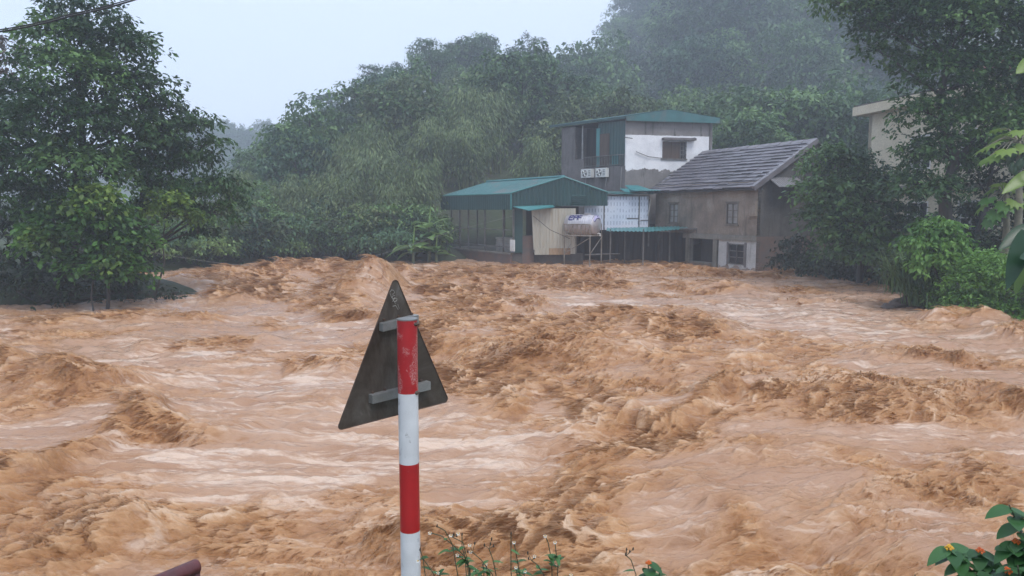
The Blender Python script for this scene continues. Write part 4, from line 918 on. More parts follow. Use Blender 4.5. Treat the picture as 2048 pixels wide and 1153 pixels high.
# ------------------------------------------------------------------ vegetation
LM = {
    'hill': leaf_mat('hillside_foliage', (0.022, 0.055, 0.018), (0.066, 0.140, 0.044), (0.160, 0.270, 0.085)),
    'lime': leaf_mat('pale_lime_foliage', (0.040, 0.080, 0.022), (0.110, 0.195, 0.055), (0.220, 0.330, 0.105)),
    'olive': leaf_mat('olive_foliage', (0.035, 0.060, 0.022), (0.090, 0.135, 0.048), (0.175, 0.230, 0.090)),
    'blue': leaf_mat('blue_green_foliage', (0.014, 0.042, 0.024), (0.038, 0.095, 0.050), (0.095, 0.185, 0.090)),
    'deep': leaf_mat('deep_green_foliage', (0.014, 0.038, 0.015), (0.045, 0.100, 0.036), (0.115, 0.205, 0.066)),
    'bamboo': leaf_mat('bamboo_foliage', (0.060, 0.098, 0.036), (0.125, 0.185, 0.072), (0.220, 0.285, 0.120)),
    'near': leaf_mat('near_tree_foliage', (0.018, 0.048, 0.017), (0.050, 0.112, 0.036), (0.130, 0.235, 0.070)),
    'fresh': leaf_mat('fresh_yellow_green_foliage', (0.060, 0.105, 0.022), (0.130, 0.230, 0.045), (0.260, 0.370, 0.075), trans=0.4),
    'bright': leaf_mat('bright_green_bush', (0.040, 0.095, 0.022), (0.085, 0.200, 0.040), (0.170, 0.320, 0.070), trans=0.4),
    'banana': leaf_mat('banana_leaf', (0.055, 0.110, 0.035), (0.105, 0.210, 0.060), (0.210, 0.330, 0.110), trans=0.35),
    'red': leaf_mat('dull_red_foliage', (0.060, 0.035, 0.030), (0.085, 0.060, 0.045), (0.11, 0.10, 0.06)),
    'grass': leaf_mat('long_grass_blades', (0.045, 0.085, 0.030), (0.085, 0.150, 0.055), (0.150, 0.220, 0.085)),
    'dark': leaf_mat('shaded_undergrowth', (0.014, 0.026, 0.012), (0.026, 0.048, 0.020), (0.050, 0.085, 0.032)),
}
BARK = surf('wet_bark', (0.060, 0.050, 0.042), (0.035, 0.030, 0.026), 4.0, 0.7, stretch=(1, 1, 0.3), bmp=0.4)
BAMB = surf('bamboo_culm', (0.16, 0.18, 0.08), (0.09, 0.11, 0.05), 3.0, 0.5)

def leaves(C, D, size, rng, width=0.42, tone=None, fold=0.18):
    """rhombic leaves: C base points, D pointing directions, size per leaf"""
    n = len(C); size = np.broadcast_to(size, (n,)).astype(float)
    D = D / np.maximum(np.linalg.norm(D, axis=1), 1e-6)[:, None]
    R = rng.standard_normal((n, 3)); R[:, 2] *= 0.45
    S = np.cross(D, R + np.array([0, 0, 0.01])); S = np.cross(D, np.array([[0, 0, 1.0]]) + 0.42 * R); S /= np.maximum(np.linalg.norm(S, axis=1), 1e-6)[:, None]
    U = np.cross(S, D); sz = size[:, None]
    a = C; m = C + D * sz * 0.45; tip = C + D * sz - U * sz * fold
    l = m + S * sz * width * 0.5 - U * sz * 0.03; r = m - S * sz * width * 0.5 - U * sz * 0.03
    V = np.stack([a, l, tip, r], 1).reshape(-1, 3)
    Q = np.arange(n)[:, None] * 4 + np.array([[0, 1, 2, 3]])
    return V, Q, (tone if tone is not None else rng.random(n))

def crown(lobes, rng, twigs, per, size, droop=0.35, shell=0.62, width=0.42, flat=1.0, twig_len=2.2, tvar=0.35, tbias=0.0):
    """lobes: (x, y, z, rx, ry, rz); each grows twigs near its shell and every twig a spray of leaves"""
    Cs, Ds, Ts, Sz = [], [], [], []; vol = np.array([l[3] * l[4] + l[3] * l[5] for l in lobes]); vol = vol / vol.sum()
    tw_pts = []
    for l, f in zip(lobes, vol):
        n = max(6, int(twigs * f)); d = rng.standard_normal((n, 3)); d /= np.linalg.norm(d, axis=1)[:, None]
        d[:, 2] = np.where(d[:, 2] < -0.55, -d[:, 2] * 0.6, d[:, 2]); rad = shell + (1.06 - shell) * rng.random(n) ** 0.7
        rad = rad * (1 + 0.22 * np.sin(5 * d[:, 0] + l[0]) * np.cos(4 * d[:, 1] + l[1]))
        P = np.array(l[:3]) + d * rad[:, None] * np.array(l[3:])
        tw_pts.append((l, P))
        out = d * np.array([1, 1, 0.55]) + np.array([0, 0, 0.15 - droop]); tt = rng.normal(0.40 + tbias, tvar * 0.45, n) + rng.normal(0, 0.22)
        k = rng.integers(max(2, per - 3), per + 4, n); idx = np.repeat(np.arange(n), k); m = len(idx)
        along = rng.random(m)
        Cs.append(P[idx] + (out[idx] * (along * size * twig_len)[:, None]) + rng.standard_normal((m, 3)) * size * np.array([0.5, 0.5, 0.35 * flat]))
        dd = out[idx] * 0.5 + rng.standard_normal((m, 3)) * np.array([0.75, 0.75, 0.35]); dd[:, 2] -= droop * 0.8
        Ds.append(dd); Ts.append(np.clip(tt[idx] + rng.normal(0, tvar * 0.25, m), 0, 1)); Sz.append(size * (0.65 + 0.7 * rng.random(m)))
    return leaves(np.concatenate(Cs), np.concatenate(Ds), np.concatenate(Sz), rng, width, np.concatenate(Ts)), tw_pts

def limb_mesh(mb, base, top, r0, lobes, rng, n=6, twig_r=0.012, tw_pts=None, tw_per=4):
    """trunk from base to top, a bent limb into every lobe and a few twigs into its shell"""
    base, top = Vector(base), Vector(top); k = 7
    path = [base.lerp(top, i / k) + Vector((rng.normal(0, 0.03), rng.normal(0, 0.03), 0)) * (top - base).length * (0.5 if 0 < i < k else 0) for i in range(k + 1)]
    mb.tube(path, [r0 * (1.25 - 0.25 * min(1, i / 1.0)) * (1 - 0.72 * i / k) for i in range(k + 1)], n + 2)
    for j, l in enumerate(lobes):
        c = Vector(l[:3]); want = c.z - 0.55 * (c - base.lerp(top, 0.6)).xy.length
        i0 = min(range(1, k + 1), key=lambda i: abs(path[i].z - want)); s = path[i0]
        mid = s.lerp(c, 0.55) + Vector((rng.normal(0, 0.05), rng.normal(0, 0.05), 0.05)) * (c - s).length
        rr_ = r0 * (1 - 0.72 * i0 / k) * 0.55
        mb.tube([s, s.lerp(mid, 0.5) + Vector((0, 0, -0.02)) * (c - s).length, mid, mid.lerp(c, 0.5) + Vector((0, 0, 0.03)) * (c - s).length, c], [rr_, rr_ * 0.75, rr_ * 0.5, rr_ * 0.35, rr_ * 0.2], n)
        if tw_pts is not None:
            P = tw_pts[j][1]
            for q in P[rng.choice(len(P), min(tw_per, len(P)), replace=False)]:
                q = Vector(q); mb.tube([c.lerp(mid, 0.3), c.lerp(q, 0.5) + Vector((0, 0, 0.05)), q], [rr_ * 0.22 + twig_r, twig_r, twig_r * 0.6], 4)
    return mb

def make_proto(kind, seed):
    """meshes of one hillside tree kind: (crown mesh, trunk mesh), about 8 m tall, root at the origin"""
    rng = np.random.default_rng(seed); mb = MB()
    if kind == 'dome':                                               # dense crown smothered in creepers
        L = [(0, 0, 4.8, 2.0, 2.0, 2.0)] + [(2.6 * math.cos(a) * rng.uniform(0.6, 1), 2.6 * math.sin(a) * rng.uniform(0.6, 1), rng.uniform(2.4, 6.3), *([rng.uniform(0.9, 1.5)] * 2), rng.uniform(0.8, 1.3)) for a in rng.uniform(0, 6.28, 12)] + [(rng.normal(0, .8), rng.normal(0, .8), 6.9, 1.2, 1.2, 1.0), (0, 0, 2.4, 2.0, 2.0, 1.5)]
        (V, Q, T), tp = crown(L, rng, 620, 11, 0.36, 0.5, 0.86, 0.55, tbias=0.1); limb_mesh(mb, (0, 0, -1.5), (0, 0, 5.8), 0.24, L[1:], rng, 5)
    elif kind == 'tall':                                             # open crown of separate clumps on bare limbs
        L = [(rng.normal(0, 1.5), rng.normal(0, 1.5), rng.uniform(4.6, 9.0), *([rng.uniform(0.75, 1.35)] * 2), rng.uniform(0.5, 0.85)) for _ in range(13)]
        (V, Q, T), tp = crown(L, rng, 420, 10, 0.30, 0.3, 0.45, 0.5); limb_mesh(mb, (0, 0, -1.5), (0.3, 0, 7.6), 0.2, L, rng, 5, 0.02, tp, 3)
    elif kind == 'spread':                                           # layered spreading crown
        L = [(rng.uniform(0.4, 3.0) * math.cos(a), rng.uniform(0.4, 3.0) * math.sin(a), rng.uniform(3.4, 7.2), rng.uniform(1.1, 1.8), rng.uniform(1.1, 1.8), rng.uniform(0.6, 1.1)) for a in rng.uniform(0, 6.28, 15)]
        (V, Q, T), tp = crown(L, rng, 560, 11, 0.36, 0.45, 0.8, 0.55, tbias=0.1); limb_mesh(mb, (0, 0, -1.5), (0, 0, 6.0), 0.24, L, rng, 5, 0.02, tp, 2)
    elif kind == 'bamboo':                                           # arching culms with hanging plumes
        Cs, Ds, Ts, Sz = [], [], [], []
        for _ in range(34):
            a = rng.uniform(0, 6.28); lean = rng.uniform(0.5, 3.2); h = rng.uniform(5.0, 8.6); b0 = rng.normal(0, 0.45, 2); tb = rng.normal(0.5, 0.22)
            f = np.linspace(0, 1, 9); px_ = b0[0] + math.cos(a) * lean * f ** 2.2; py_ = b0[1] + math.sin(a) * lean * f ** 2.2; pz_ = h * (1.12 * f - 0.20 * f ** 4.0) - 1.0
            path = np.stack([px_, py_, pz_], 1); mb.tube([Vector(p) for p in path[::2]], [0.05, 0.045, 0.035, 0.02, 0.008], 4)
            n = 150; ff = 0.32 + 0.68 * rng.random(n) ** 0.75; P = np.stack([np.interp(ff, f, path[:, i]) for i in range(3)], 1)
            off = rng.standard_normal((n, 3)) * np.array([0.38, 0.38, 0.30]); P = P + off
            d = off * 0.8 + np.array([math.cos(a) * 0.4, math.sin(a) * 0.4, -0.75]); Cs.append(P); Ds.append(d); Ts.append(np.clip(rng.normal(tb, 0.2, n) + 0.25 * (ff - 0.6), 0, 1)); Sz.append(rng.uniform(0.26, 0.5, n))
        V, Q, T = leaves(np.concatenate(Cs), np.concatenate(Ds), np.concatenate(Sz), rng, 0.24, np.concatenate(Ts))
    elif kind == 'shrub':
        L = [(rng.normal(0, 1.1), rng.normal(0, 1.1), rng.uniform(0.6, 2.6), *([rng.uniform(0.7, 1.3)] * 2), rng.uniform(0.6, 1.0)) for _ in range(10)]
        (V, Q, T), tp = crown(L, rng, 420, 9, 0.30, 0.45, 0.6, 0.45); limb_mesh(mb, (0, 0, -0.6), (0, 0, 2.0), 0.09, L, rng, 4)
    return np_mesh('crown', V, Q, T), mb.mesh('trunk')

PROTO = {}
for kind, seeds in (('dome', (11, 12, 13, 14)), ('tall', (21, 22, 23)), ('spread', (31, 32, 33)), ('bamboo', (41, 42, 43)), ('shrub', (51, 52))):
    PROTO[kind] = [make_proto(kind, s_) for s_ in seeds]
def add_part(name, me, mat, parent):
    """an object on shared mesh data with its own material"""
    if not me.materials: me.materials.append(BARK)
    o = bpy.data.objects.new(name, me); COL.objects.link(o); o.parent = parent
    o.material_slots[0].link = 'OBJECT'; o.material_slots[0].material = mat
    return o
def put_tree(kind, i, x, y, z, s, mat, name, label, group=None, sz=1.0, rot=None):
    cm, tm = PROTO[kind][i % len(PROTO[kind])]
    r = empty(name, (x, y, z), label, 'shrub' if kind == 'shrub' else ('bamboo' if kind == 'bamboo' else 'tree'), group)
    r.rotation_euler = (0, 0, RNG.uniform(0, 6.28) if rot is None else rot); r.scale = (s, s, s * sz)
    add_part('crown', cm, LM[mat], r)
    add_part('culms' if kind == 'bamboo' else 'trunk', tm, BAMB if kind == 'bamboo' else BARK, r)
    return r
def lz(x, y): return float(land_z(np.array([x]), np.array([y]))[0])

# --- wooded hillside: staggered rows of single trees climbing both hills
rng = np.random.default_rng(77)
def row(y, px0, px1, step, kinds, smin, smax, mats, name, label, group, szr=(0.9, 1.15), skip=None, dz=0.0):
    x = (px0 - CX) / F_PX * y; xe = (px1 - CX) / F_PX * y
    while x < xe:
        xx = x + rng.uniform(-0.3, 0.3) * step; yy = y + rng.uniform(-0.4, 0.4) * step; p_ = CX + F_PX * xx / yy
        x += step * rng.uniform(0.75, 1.25)
        if skip and skip(p_, yy): continue
        if inside(np.array([xx]), np.array([yy]), RIVER)[0]: continue
        k = kinds[rng.integers(len(kinds))]; m_ = mats[rng.integers(len(mats))]
        put_tree(k, int(rng.integers(9)), xx, yy, lz(xx, yy) - 0.2 + dz, rng.uniform(smin, smax) * (np.interp(p_, [480, 620], [0.6, 1.0]) if yy < 95 and k != 'shrub' else 1.0), 'bamboo' if k == 'bamboo' else m_, name if k != 'bamboo' else 'bamboo_clump',
                 (label.replace('CC', COLW[m_]) if k != 'bamboo' else BL) + ', ' + mark(p_), group if k != 'bamboo' else 'bamboo clumps on the far bank', rng.uniform(*szr))
MARKS = [(430, 'behind the leaning left tree'), (520, 'just right of the leaning left tree'), (600, 'under the lowest skyline trees'), (680, 'under the two clumped skyline tree'), (720, 'left of the splash'), (760, 'left of the banana plants'), (800, 'straight above the splash'), (840, 'behind the shorter banana plant'), (910, 'above the banana plants'), (990, 'above the left end of the shed roof'),
         (1070, 'above the shed ridge'), (1150, 'above the left eave of the tall house'), (1250, 'over the tall house balcony'), (1340, 'over the white flaking wall'), (1430, 'over the right edge of the tall house'), (1520, 'over the middle of the tiled roof'), (1620, 'over the gable end of the tiled roof'), (1720, 'over the corner of the cream building'), (9999, 'behind the great right tree')]
COLW = {'hill': 'mid green', 'lime': 'pale lime', 'olive': 'olive', 'blue': 'bluish', 'deep': 'dark green'}
def mark(px): return next(m_ for lim, m_ in MARKS if px < lim)
BL = 'feathery pale green bamboo clump'
behind = lambda p, y: (1080 < p < 1640 and y < 52) or (862 < p < 1240 and y < 52.5) or (p > 1690 and y < 56)
row(47.5, 500, 900, 3.0, ['bamboo', 'shrub', 'bamboo', 'dome'], 0.55, 0.75, ['hill', 'olive'], 'bank_tree', 'low CC bushy tree on the far bank', 'bushy trees on the far bank', skip=behind)
row(50, 488, 900, 3.2, ['bamboo', 'dome', 'bamboo', 'bamboo'], 0.62, 0.85, ['hill', 'lime', 'blue'], 'bank_tree', 'low CC bushy tree on the far bank', 'bushy trees on the far bank', skip=behind)
row(54.5, 488, 1180, 3.6, ['bamboo', 'dome', 'bamboo', 'bamboo', 'spread'], 0.75, 0.95, ['hill', 'lime', 'blue'], 'hillside_tree', 'rounded CC tree low on the hillside', 'trees on the lower hillside', skip=behind)
row(60, 492, 1700, 4.2, ['dome', 'bamboo', 'bamboo', 'spread'], 0.8, 1.05, ['hill', 'lime', 'deep', 'olive'], 'hillside_tree', 'rounded CC tree in the second row', 'trees on the lower hillside', skip=behind)
for k, y in enumerate((67, 75, 84)):
    row(y, 500, 1800, 4.8 + 0.4 * k, ['dome', 'spread', 'dome', 'bamboo' if k < 2 else 'dome'], 0.85, 1.15, ['hill', 'deep', 'lime', 'blue', 'olive'], 'hillside_tree', 'hazy CC tree halfway uphill', 'trees halfway up the hill')
for k, y in enumerate((94, 104)):
    row(y, 515, 1280, 5.2, ['dome', 'spread', 'tall', 'dome'], 0.8, 1.0, ['deep', 'blue', 'hill'], 'ridge_tree', 'faded CC tree near the ridge top', 'trees on the nearer ridge')
for k, y in enumerate((100, 118, 136, 155)):
    row(y, 1215 + 12 * k, 1830, 8.0 + 1.0 * k, ['dome', 'spread', 'dome'], 1.35, 1.8, ['deep', 'hill', 'blue'], 'high_hill_tree', 'misty CC tree on the high hill', 'trees on the high hill')
row(178, 1270, 1500, 9.5, ['dome', 'tall', 'spread'], 1.4, 1.9, ['deep'], 'high_hill_tree', 'misty CC tree on the high hill', 'trees on the high hill')
row(45, 280, 500, 2.6, ['shrub'], 0.6, 0.85, ['hill', 'lime'], 'bank_shrub', 'low CC shrub on the misty flat', 'shrubs along the far waterline', dz=-0.6)
row(56, 280, 500, 3.2, ['shrub'], 0.7, 1.0, ['hill', 'blue'], 'bank_shrub', 'hazy CC shrub farther back', 'shrubs along the far waterline', dz=-0.8)
# skyline trees of the nearer ridge, each known by its own outline
for (px, y, kind, i, s_, lab) in ((540, 100, 'tall', 0, 0.7, 'lowest skyline tree at the left foot of the ridge'), (585, 102, 'spread', 1, 0.75, 'broad skyline tree next above the lowest one'),
        (650, 106, 'tall', 1, 0.95, 'two clumped open tree standing out on the skyline left of the ridge'), (745, 108, 'dome', 1, 0.9, 'round dark skyline tree where the ridge steepens'),
        (812, 108, 'spread', 2, 1.0, 'spreading skyline tree on the steep of the ridge'), (880, 108, 'dome', 2, 0.95, 'dense skyline tree below the ridge top'),
        (965, 108, 'dome', 0, 1.0, 'highest rounded tree on top of the nearer ridge'), (1062, 106, 'tall', 2, 0.9, 'tall open crowned tree right of the ridge top'),
        (1135, 108, 'tall', 0, 0.85, 'slender open tree in the misty saddle between the hills'), (1240, 172, 'tall', 1, 1.5, 'ragged skyline tree on the left shoulder of the high hill'),
        (1205, 168, 'tall', 2, 1.1, 'small skyline tree low on the shoulder of the high hill')):
    x = (px - CX) / F_PX * y; put_tree(kind, i, x, y, lz(x, y) - 0.3, s_, 'deep', 'skyline_tree', lab, 'skyline trees')
# big dark trees standing forward on the high hill and round the houses
for (px, y, kind, i, s_, mat, lab) in ((1480, 112, 'dome', 3, 2.3, 'deep', 'huge dark creeper covered tree on the high hill above the tiled roof'), (1410, 118, 'spread', 0, 2.0, 'deep', 'dark spreading tree left of the huge creeper covered one'),
        (1120, 72, 'dome', 2, 1.05, 'hill', 'round dense tree just above the shed roof, left of the tall house'), (1450, 62, 'dome', 1, 1.15, 'hill', 'leafy green tree rising right behind the white wall'),
        (1560, 60, 'spread', 2, 1.25, 'hill', 'broad green tree behind the ridge of the tiled roof'), (1500, 56, 'dome', 0, 1.0, 'hill', 'rounded green tree close behind the tiled roof'),
        (1640, 58, 'dome', 3, 1.2, 'hill', 'dense tree between the tiled roof and the cream building'), (1690, 68, 'dome', 1, 1.5, 'hill', 'tall dense tree above the corner of the cream building')):
    x = (px - CX) / F_PX * y; put_tree(kind, i, x, y, lz(x, y) - 0.3, s_, mat, 'hillside_tree', lab, 'big trees round the houses')
# far pale hill on the left
for k in range(26):
    y = rng.uniform(205, 255); x = (rng.uniform(300, 560) - CX) / F_PX * y
    put_tree(['dome', 'spread'][k % 2], k, x, y, lz(x, y) - 0.5, rng.uniform(1.6, 2.2), 'deep', 'far_tree', 'pale blue tree on the distant hill, ' + mark(CX + F_PX * x / y), 'trees on the distant hill')
# low scrub along the far bank
for k in range(64):
    px = rng.uniform(285, 858); y = np.interp(px, [300, 480, 600, 800, 900], [38.2, 43.4, 47.2, 46.6, 47]) + rng.uniform(-0.9, 1.8); x = (px - CX) / F_PX * y
    if inside(np.array([x]), np.array([y]), RIVER)[0]: continue
    put_tree('shrub', k, x, y, lz(x, y) - 0.2, rng.uniform(0.45, 0.95), ['hill', 'lime', 'olive', 'blue'][k % 4], 'bank_shrub', 'low ' + COLW[['hill', 'lime', 'olive', 'blue'][k % 4]] + ' shrub at the far waterline, ' + mark(px), 'shrubs along the far waterline')

# --- near trees, shaped lobe by lobe (photo column, row, radius in pixels, distance)
def lobed(spec, flat=0.8):
    out = []
    for (px, py, r, y) in spec:
        p = pt(px, py, y); q = 0.93 * r * y / F_PX; out.append((p.x, p.y, p.z, q, q, q * flat))
    return out
def near_tree(name, label, cat, spec, base, trunk_top, r0, twigs, per, size, mat, group=None, seed=1, droop=0.35, width=0.5, shell=0.5, tw=5, flat=0.8, extra=None, tbias=0.0, bark=BARK, twig_r=0.012):
    rng = np.random.default_rng(seed); L = lobed(spec, flat)
    (V, Q, T), tp = crown(L, rng, twigs, per, size, droop, shell, width, tbias=tbias + 0.06)
    r = empty(name, base, label, cat, group); off = np.array([base[0], base[1], base[2]])
    link_mesh('crown', np_mesh('crown', V - off, Q, T), LM[mat], r)
    mb = MB(); limb_mesh(mb, base, trunk_top, r0, L, rng, 6, twig_r, tp, tw); mb.build('trunk', bark, r)
    return r
def gp(px, py, y): p = pt(px, py, y); return (p.x, p.y, min(p.z, lz(p.x, p.y)) - 0.15)

near_tree('big_tree', 'big dark leafy tree towering over the left bank', 'tree',
          [(170, 40, 75, 25), (120, 80, 70, 24.5), (75, 120, 40, 25), (215, 95, 75, 25), (270, 90, 45, 25.5), (150, 150, 85, 24), (60, 200, 75, 24.5), (235, 175, 80, 25), (290, 175, 55, 25.5), (130, 240, 95, 23.5), (20, 260, 80, 24),
           (220, 260, 85, 24.5), (60, 330, 95, 24), (160, 330, 90, 23.5), (-50, 235, 80, 25), (-70, 330, 110, 25), (300, 260, 55, 25.5), (20, 400, 80, 24), (110, 410, 80, 24.5), (230, 340, 70, 25)],
          gp(150, 600, 25), pt(160, 180, 25), 0.26, 3300, 10, 0.19, 'near', seed=101, tw=4, shell=0.62, flat=0.68, tbias=0.08)
near_tree('spreading_tree', 'slimmer tree leaning out over the river with open hanging boughs', 'tree',
          [(330, 215, 45, 26), (350, 255, 50, 26.5), (395, 245, 34, 26.5), (425, 285, 28, 27), (320, 300, 65, 26), (380, 320, 50, 26.5), (400, 375, 55, 27), (450, 370, 38, 27), (465, 400, 26, 27.3), (430, 425, 40, 27), (405, 465, 26, 27), (340, 380, 55, 26), (290, 330, 55, 25.8), (375, 420, 35, 26.5), (310, 410, 35, 26)],
          gp(258, 590, 26), pt(300, 290, 26.2), 0.17, 1150, 9, 0.18, 'near', seed=102, droop=0.55, tw=7, shell=0.35, flat=0.65)
near_tree('leafy_sapling', 'light green broad leaved sapling in front of the big tree', 'tree',
          [(185, 395, 34, 23), (205, 430, 42, 22.8), (240, 455, 40, 23), (165, 465, 42, 22.8), (95, 440, 36, 23), (75, 480, 40, 23), (225, 505, 48, 22.8), (275, 485, 36, 23.2), (180, 530, 45, 22.8), (255, 540, 40, 23), (120, 510, 35, 23)],
          gp(215, 610, 23), pt(205, 420, 23), 0.08, 560, 9, 0.20, 'bright', seed=103, width=0.62, shell=0.35, tw=6, tbias=0.0)
near_tree('fresh_sprig', 'yellow green young leaves glowing at the top of the sapling thicket', 'shrub',
          [(185, 385, 26, 22.5), (160, 405, 20, 22.5), (230, 520, 24, 22.4), (90, 478, 22, 22.5), (210, 410, 22, 22.4)], gp(185, 612, 22.6), pt(186, 400, 22.5), 0.04, 120, 8, 0.20, 'fresh', seed=104, width=0.62, tw=3)
near_tree('fresh_bough', 'yellow green bough beside the slim leaning tree', 'shrub',
          [(345, 405, 30, 25), (370, 430, 26, 25), (325, 420, 24, 25), (310, 390, 18, 25)], gp(300, 600, 25), pt(335, 430, 25), 0.05, 120, 9, 0.18, 'fresh', seed=105, width=0.55, tw=3, flat=0.5)
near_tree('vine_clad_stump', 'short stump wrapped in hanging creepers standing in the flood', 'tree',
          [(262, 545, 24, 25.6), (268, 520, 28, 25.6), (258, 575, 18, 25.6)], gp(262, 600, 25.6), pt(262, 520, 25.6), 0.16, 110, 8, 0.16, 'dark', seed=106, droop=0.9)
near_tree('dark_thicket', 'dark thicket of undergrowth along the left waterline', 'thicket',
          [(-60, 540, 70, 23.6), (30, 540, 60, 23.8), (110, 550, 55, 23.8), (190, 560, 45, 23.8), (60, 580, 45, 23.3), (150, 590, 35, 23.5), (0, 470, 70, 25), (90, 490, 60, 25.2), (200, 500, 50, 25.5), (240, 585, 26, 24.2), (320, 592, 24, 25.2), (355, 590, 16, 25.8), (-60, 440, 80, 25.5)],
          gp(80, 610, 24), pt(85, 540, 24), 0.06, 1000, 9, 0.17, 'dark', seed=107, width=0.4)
near_tree('red_leafed_tree', 'dull reddish tree behind the big tree at the left edge', 'tree',
          [(10, 95, 30, 33), (-30, 130, 50, 33), (30, 125, 22, 33), (-60, 80, 50, 33), (5, 170, 40, 33)], gp(-20, 560, 33), pt(-10, 150, 33), 0.15, 160, 9, 0.24, 'red', seed=108, flat=0.5)
# right bank
near_tree('great_tree', 'great dark tree overhanging the cream building on the right bank', 'tree',
          [(1665, 5, 38, 27), (1720, 20, 42, 27), (1775, 30, 60, 27), (1850, 50, 80, 26.5), (1930, 40, 85, 26), (2020, 60, 85, 26), (2110, 80, 100, 26), (1760, 105, 38, 27), (1835, 125, 45, 26.5), (1890, 140, 75, 26), (1970, 140, 75, 26), (2050, 170, 80, 26),
           (1850, 225, 60, 26), (1920, 230, 60, 26), (1880, 300, 60, 26), (1840, 310, 34, 26), (1960, 210, 50, 26), (2130, 200, 90, 26), (1830, 370, 50, 26), (1880, 380, 45, 25.5), (1730, 60, 30, 27), (1900, -40, 120, 27), (2050, -40, 120, 27), (1780, -50, 90, 27), (1990, 250, 60, 25.5), (2050, 260, 60, 25), (1960, 310, 50, 26)],
          gp(1888, 560, 26), pt(1895, 120, 26), 0.30, 4300, 10, 0.19, 'near', seed=111, tw=4, shell=0.42, tbias=0.1)
near_tree('leaning_trunk_tree', 'second dark trunk with thin crown right of the great tree', 'tree',
          [(2000, 330, 60, 27), (1960, 370, 50, 27.5), (2060, 300, 70, 27.5), (1990, 420, 55, 28), (1930, 430, 50, 28), (2080, 400, 70, 28)], gp(1945, 560, 27.5), pt(1990, 260, 27), 0.16, 560, 9, 0.17, 'dark', seed=112, shell=0.3)
near_tree('bank_tree', 'dense green tree beside the gable of the old house', 'tree',
          [(1660, 320, 44, 32), (1700, 330, 46, 32), (1640, 380, 42, 31.5), (1690, 390, 56, 31), (1740, 370, 50, 31.5), (1650, 430, 46, 31), (1710, 450, 60, 30.5), (1770, 430, 55, 31), (1790, 370, 40, 31.5), (1680, 490, 44, 30.8), (1750, 500, 55, 30.5), (1820, 460, 50, 30.5), (1810, 520, 45, 30)],
          gp(1720, 560, 31.6), pt(1720, 400, 31.6), 0.16, 1700, 10, 0.22, 'near', seed=113, shell=0.5, width=0.5, tbias=0.25)
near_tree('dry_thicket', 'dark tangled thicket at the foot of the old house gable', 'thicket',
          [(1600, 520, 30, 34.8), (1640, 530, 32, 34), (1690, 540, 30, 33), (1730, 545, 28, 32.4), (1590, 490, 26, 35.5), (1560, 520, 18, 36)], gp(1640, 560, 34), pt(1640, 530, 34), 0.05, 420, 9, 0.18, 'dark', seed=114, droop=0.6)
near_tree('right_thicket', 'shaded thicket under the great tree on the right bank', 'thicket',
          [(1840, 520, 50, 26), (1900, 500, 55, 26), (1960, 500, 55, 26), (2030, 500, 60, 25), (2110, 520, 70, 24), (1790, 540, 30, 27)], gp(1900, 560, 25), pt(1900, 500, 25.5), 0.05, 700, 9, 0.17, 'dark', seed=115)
near_tree('bright_bush', 'bright green bush mounding over the right bank', 'bush',
          [(1990, 550, 60, 20), (2050, 560, 60, 19.5), (1935, 570, 50, 20.5), (1890, 600, 32, 21), (1940, 610, 42, 20), (2000, 620, 45, 19.5), (2050, 635, 40, 19), (2110, 600, 70, 19), (1960, 530, 40, 21), (2100, 540, 60, 20), (2130, 650, 50, 18.5)],
          gp(2000, 640, 20), pt(2000, 560, 20), 0.05, 2100, 9, 0.105, 'bright', seed=116, width=0.5, tw=2, shell=0.6, tbias=0.25)
near_tree('young_bright_tree', 'young bright green tree with drooping tip leaves above the grass tufts', 'tree',
          [(1855, 462, 24, 21.5), (1880, 455, 26, 21.5), (1840, 490, 28, 21.3), (1880, 490, 32, 21.3), (1905, 480, 22, 21.5), (1870, 525, 30, 21.2), (1920, 515, 26, 21.4)],
          gp(1875, 600, 21.4), pt(1872, 480, 21.4), 0.05, 330, 9, 0.17, 'bright', seed=117, width=0.5, tw=4, droop=0.6, tbias=0.3)
# grass tufts
def tuft(px, py, y, n, ln, label, seed):
    rng = np.random.default_rng(seed); p = pt(px, py, y); base = Vector((p.x, p.y, lz(p.x, p.y) - 0.05)); h0 = p.z
    V = []; T = []
    a = rng.uniform(0, 6.28, n); L_ = ln * rng.uniform(0.55, 1.1, n); b0 = rng.normal(0, 0.28, (n, 2)); wd_ = rng.uniform(0.012, 0.026, n); lean = rng.uniform(0.25, 0.85, n)
    for k, (f, w_) in enumerate(((0, 0.8), (0.35, 1.0), (0.7, 0.75), (1.0, 0.08))):
        r_ = L_ * lean * f ** 1.6; zz_ = L_ * (f - 0.62 * lean * f ** 2.4)
        cx_ = b0[:, 0] + np.cos(a) * r_; cy_ = b0[:, 1] + np.sin(a) * r_
        V += [np.stack([cx_ - np.sin(a) * wd_ * w_, cy_ + np.cos(a) * wd_ * w_, zz_], 1), np.stack([cx_ + np.sin(a) * wd_ * w_, cy_ - np.cos(a) * wd_ * w_, zz_], 1)]
    V = np.stack(V, 1).reshape(-1, 3); q = np.arange(n)[:, None] * 8
    Q = np.concatenate([q + np.array([[2 * k, 2 * k + 1, 2 * k + 3, 2 * k + 2]]) for k in range(3)])
    o = link_mesh('grass_tuft', np_mesh('grass_tuft', V, Q, np.tile(rng.random(n), 3)), LM['grass']); o.location = (p.x, p.y, h0)
    return tag(o, label, 'grass tuft', 'grass tufts on the right bank')
tuft(1815, 585, 22.6, 330, 1.7, 'long arching grass tuft farthest out on the right bank', 1); tuft(1862, 612, 21.6, 300, 1.25, 'lower spiky grass tuft between the mud and the bright bush', 2); tuft(1835, 560, 23, 240, 1.5, 'grass tuft behind the outermost one under the young tree', 3)
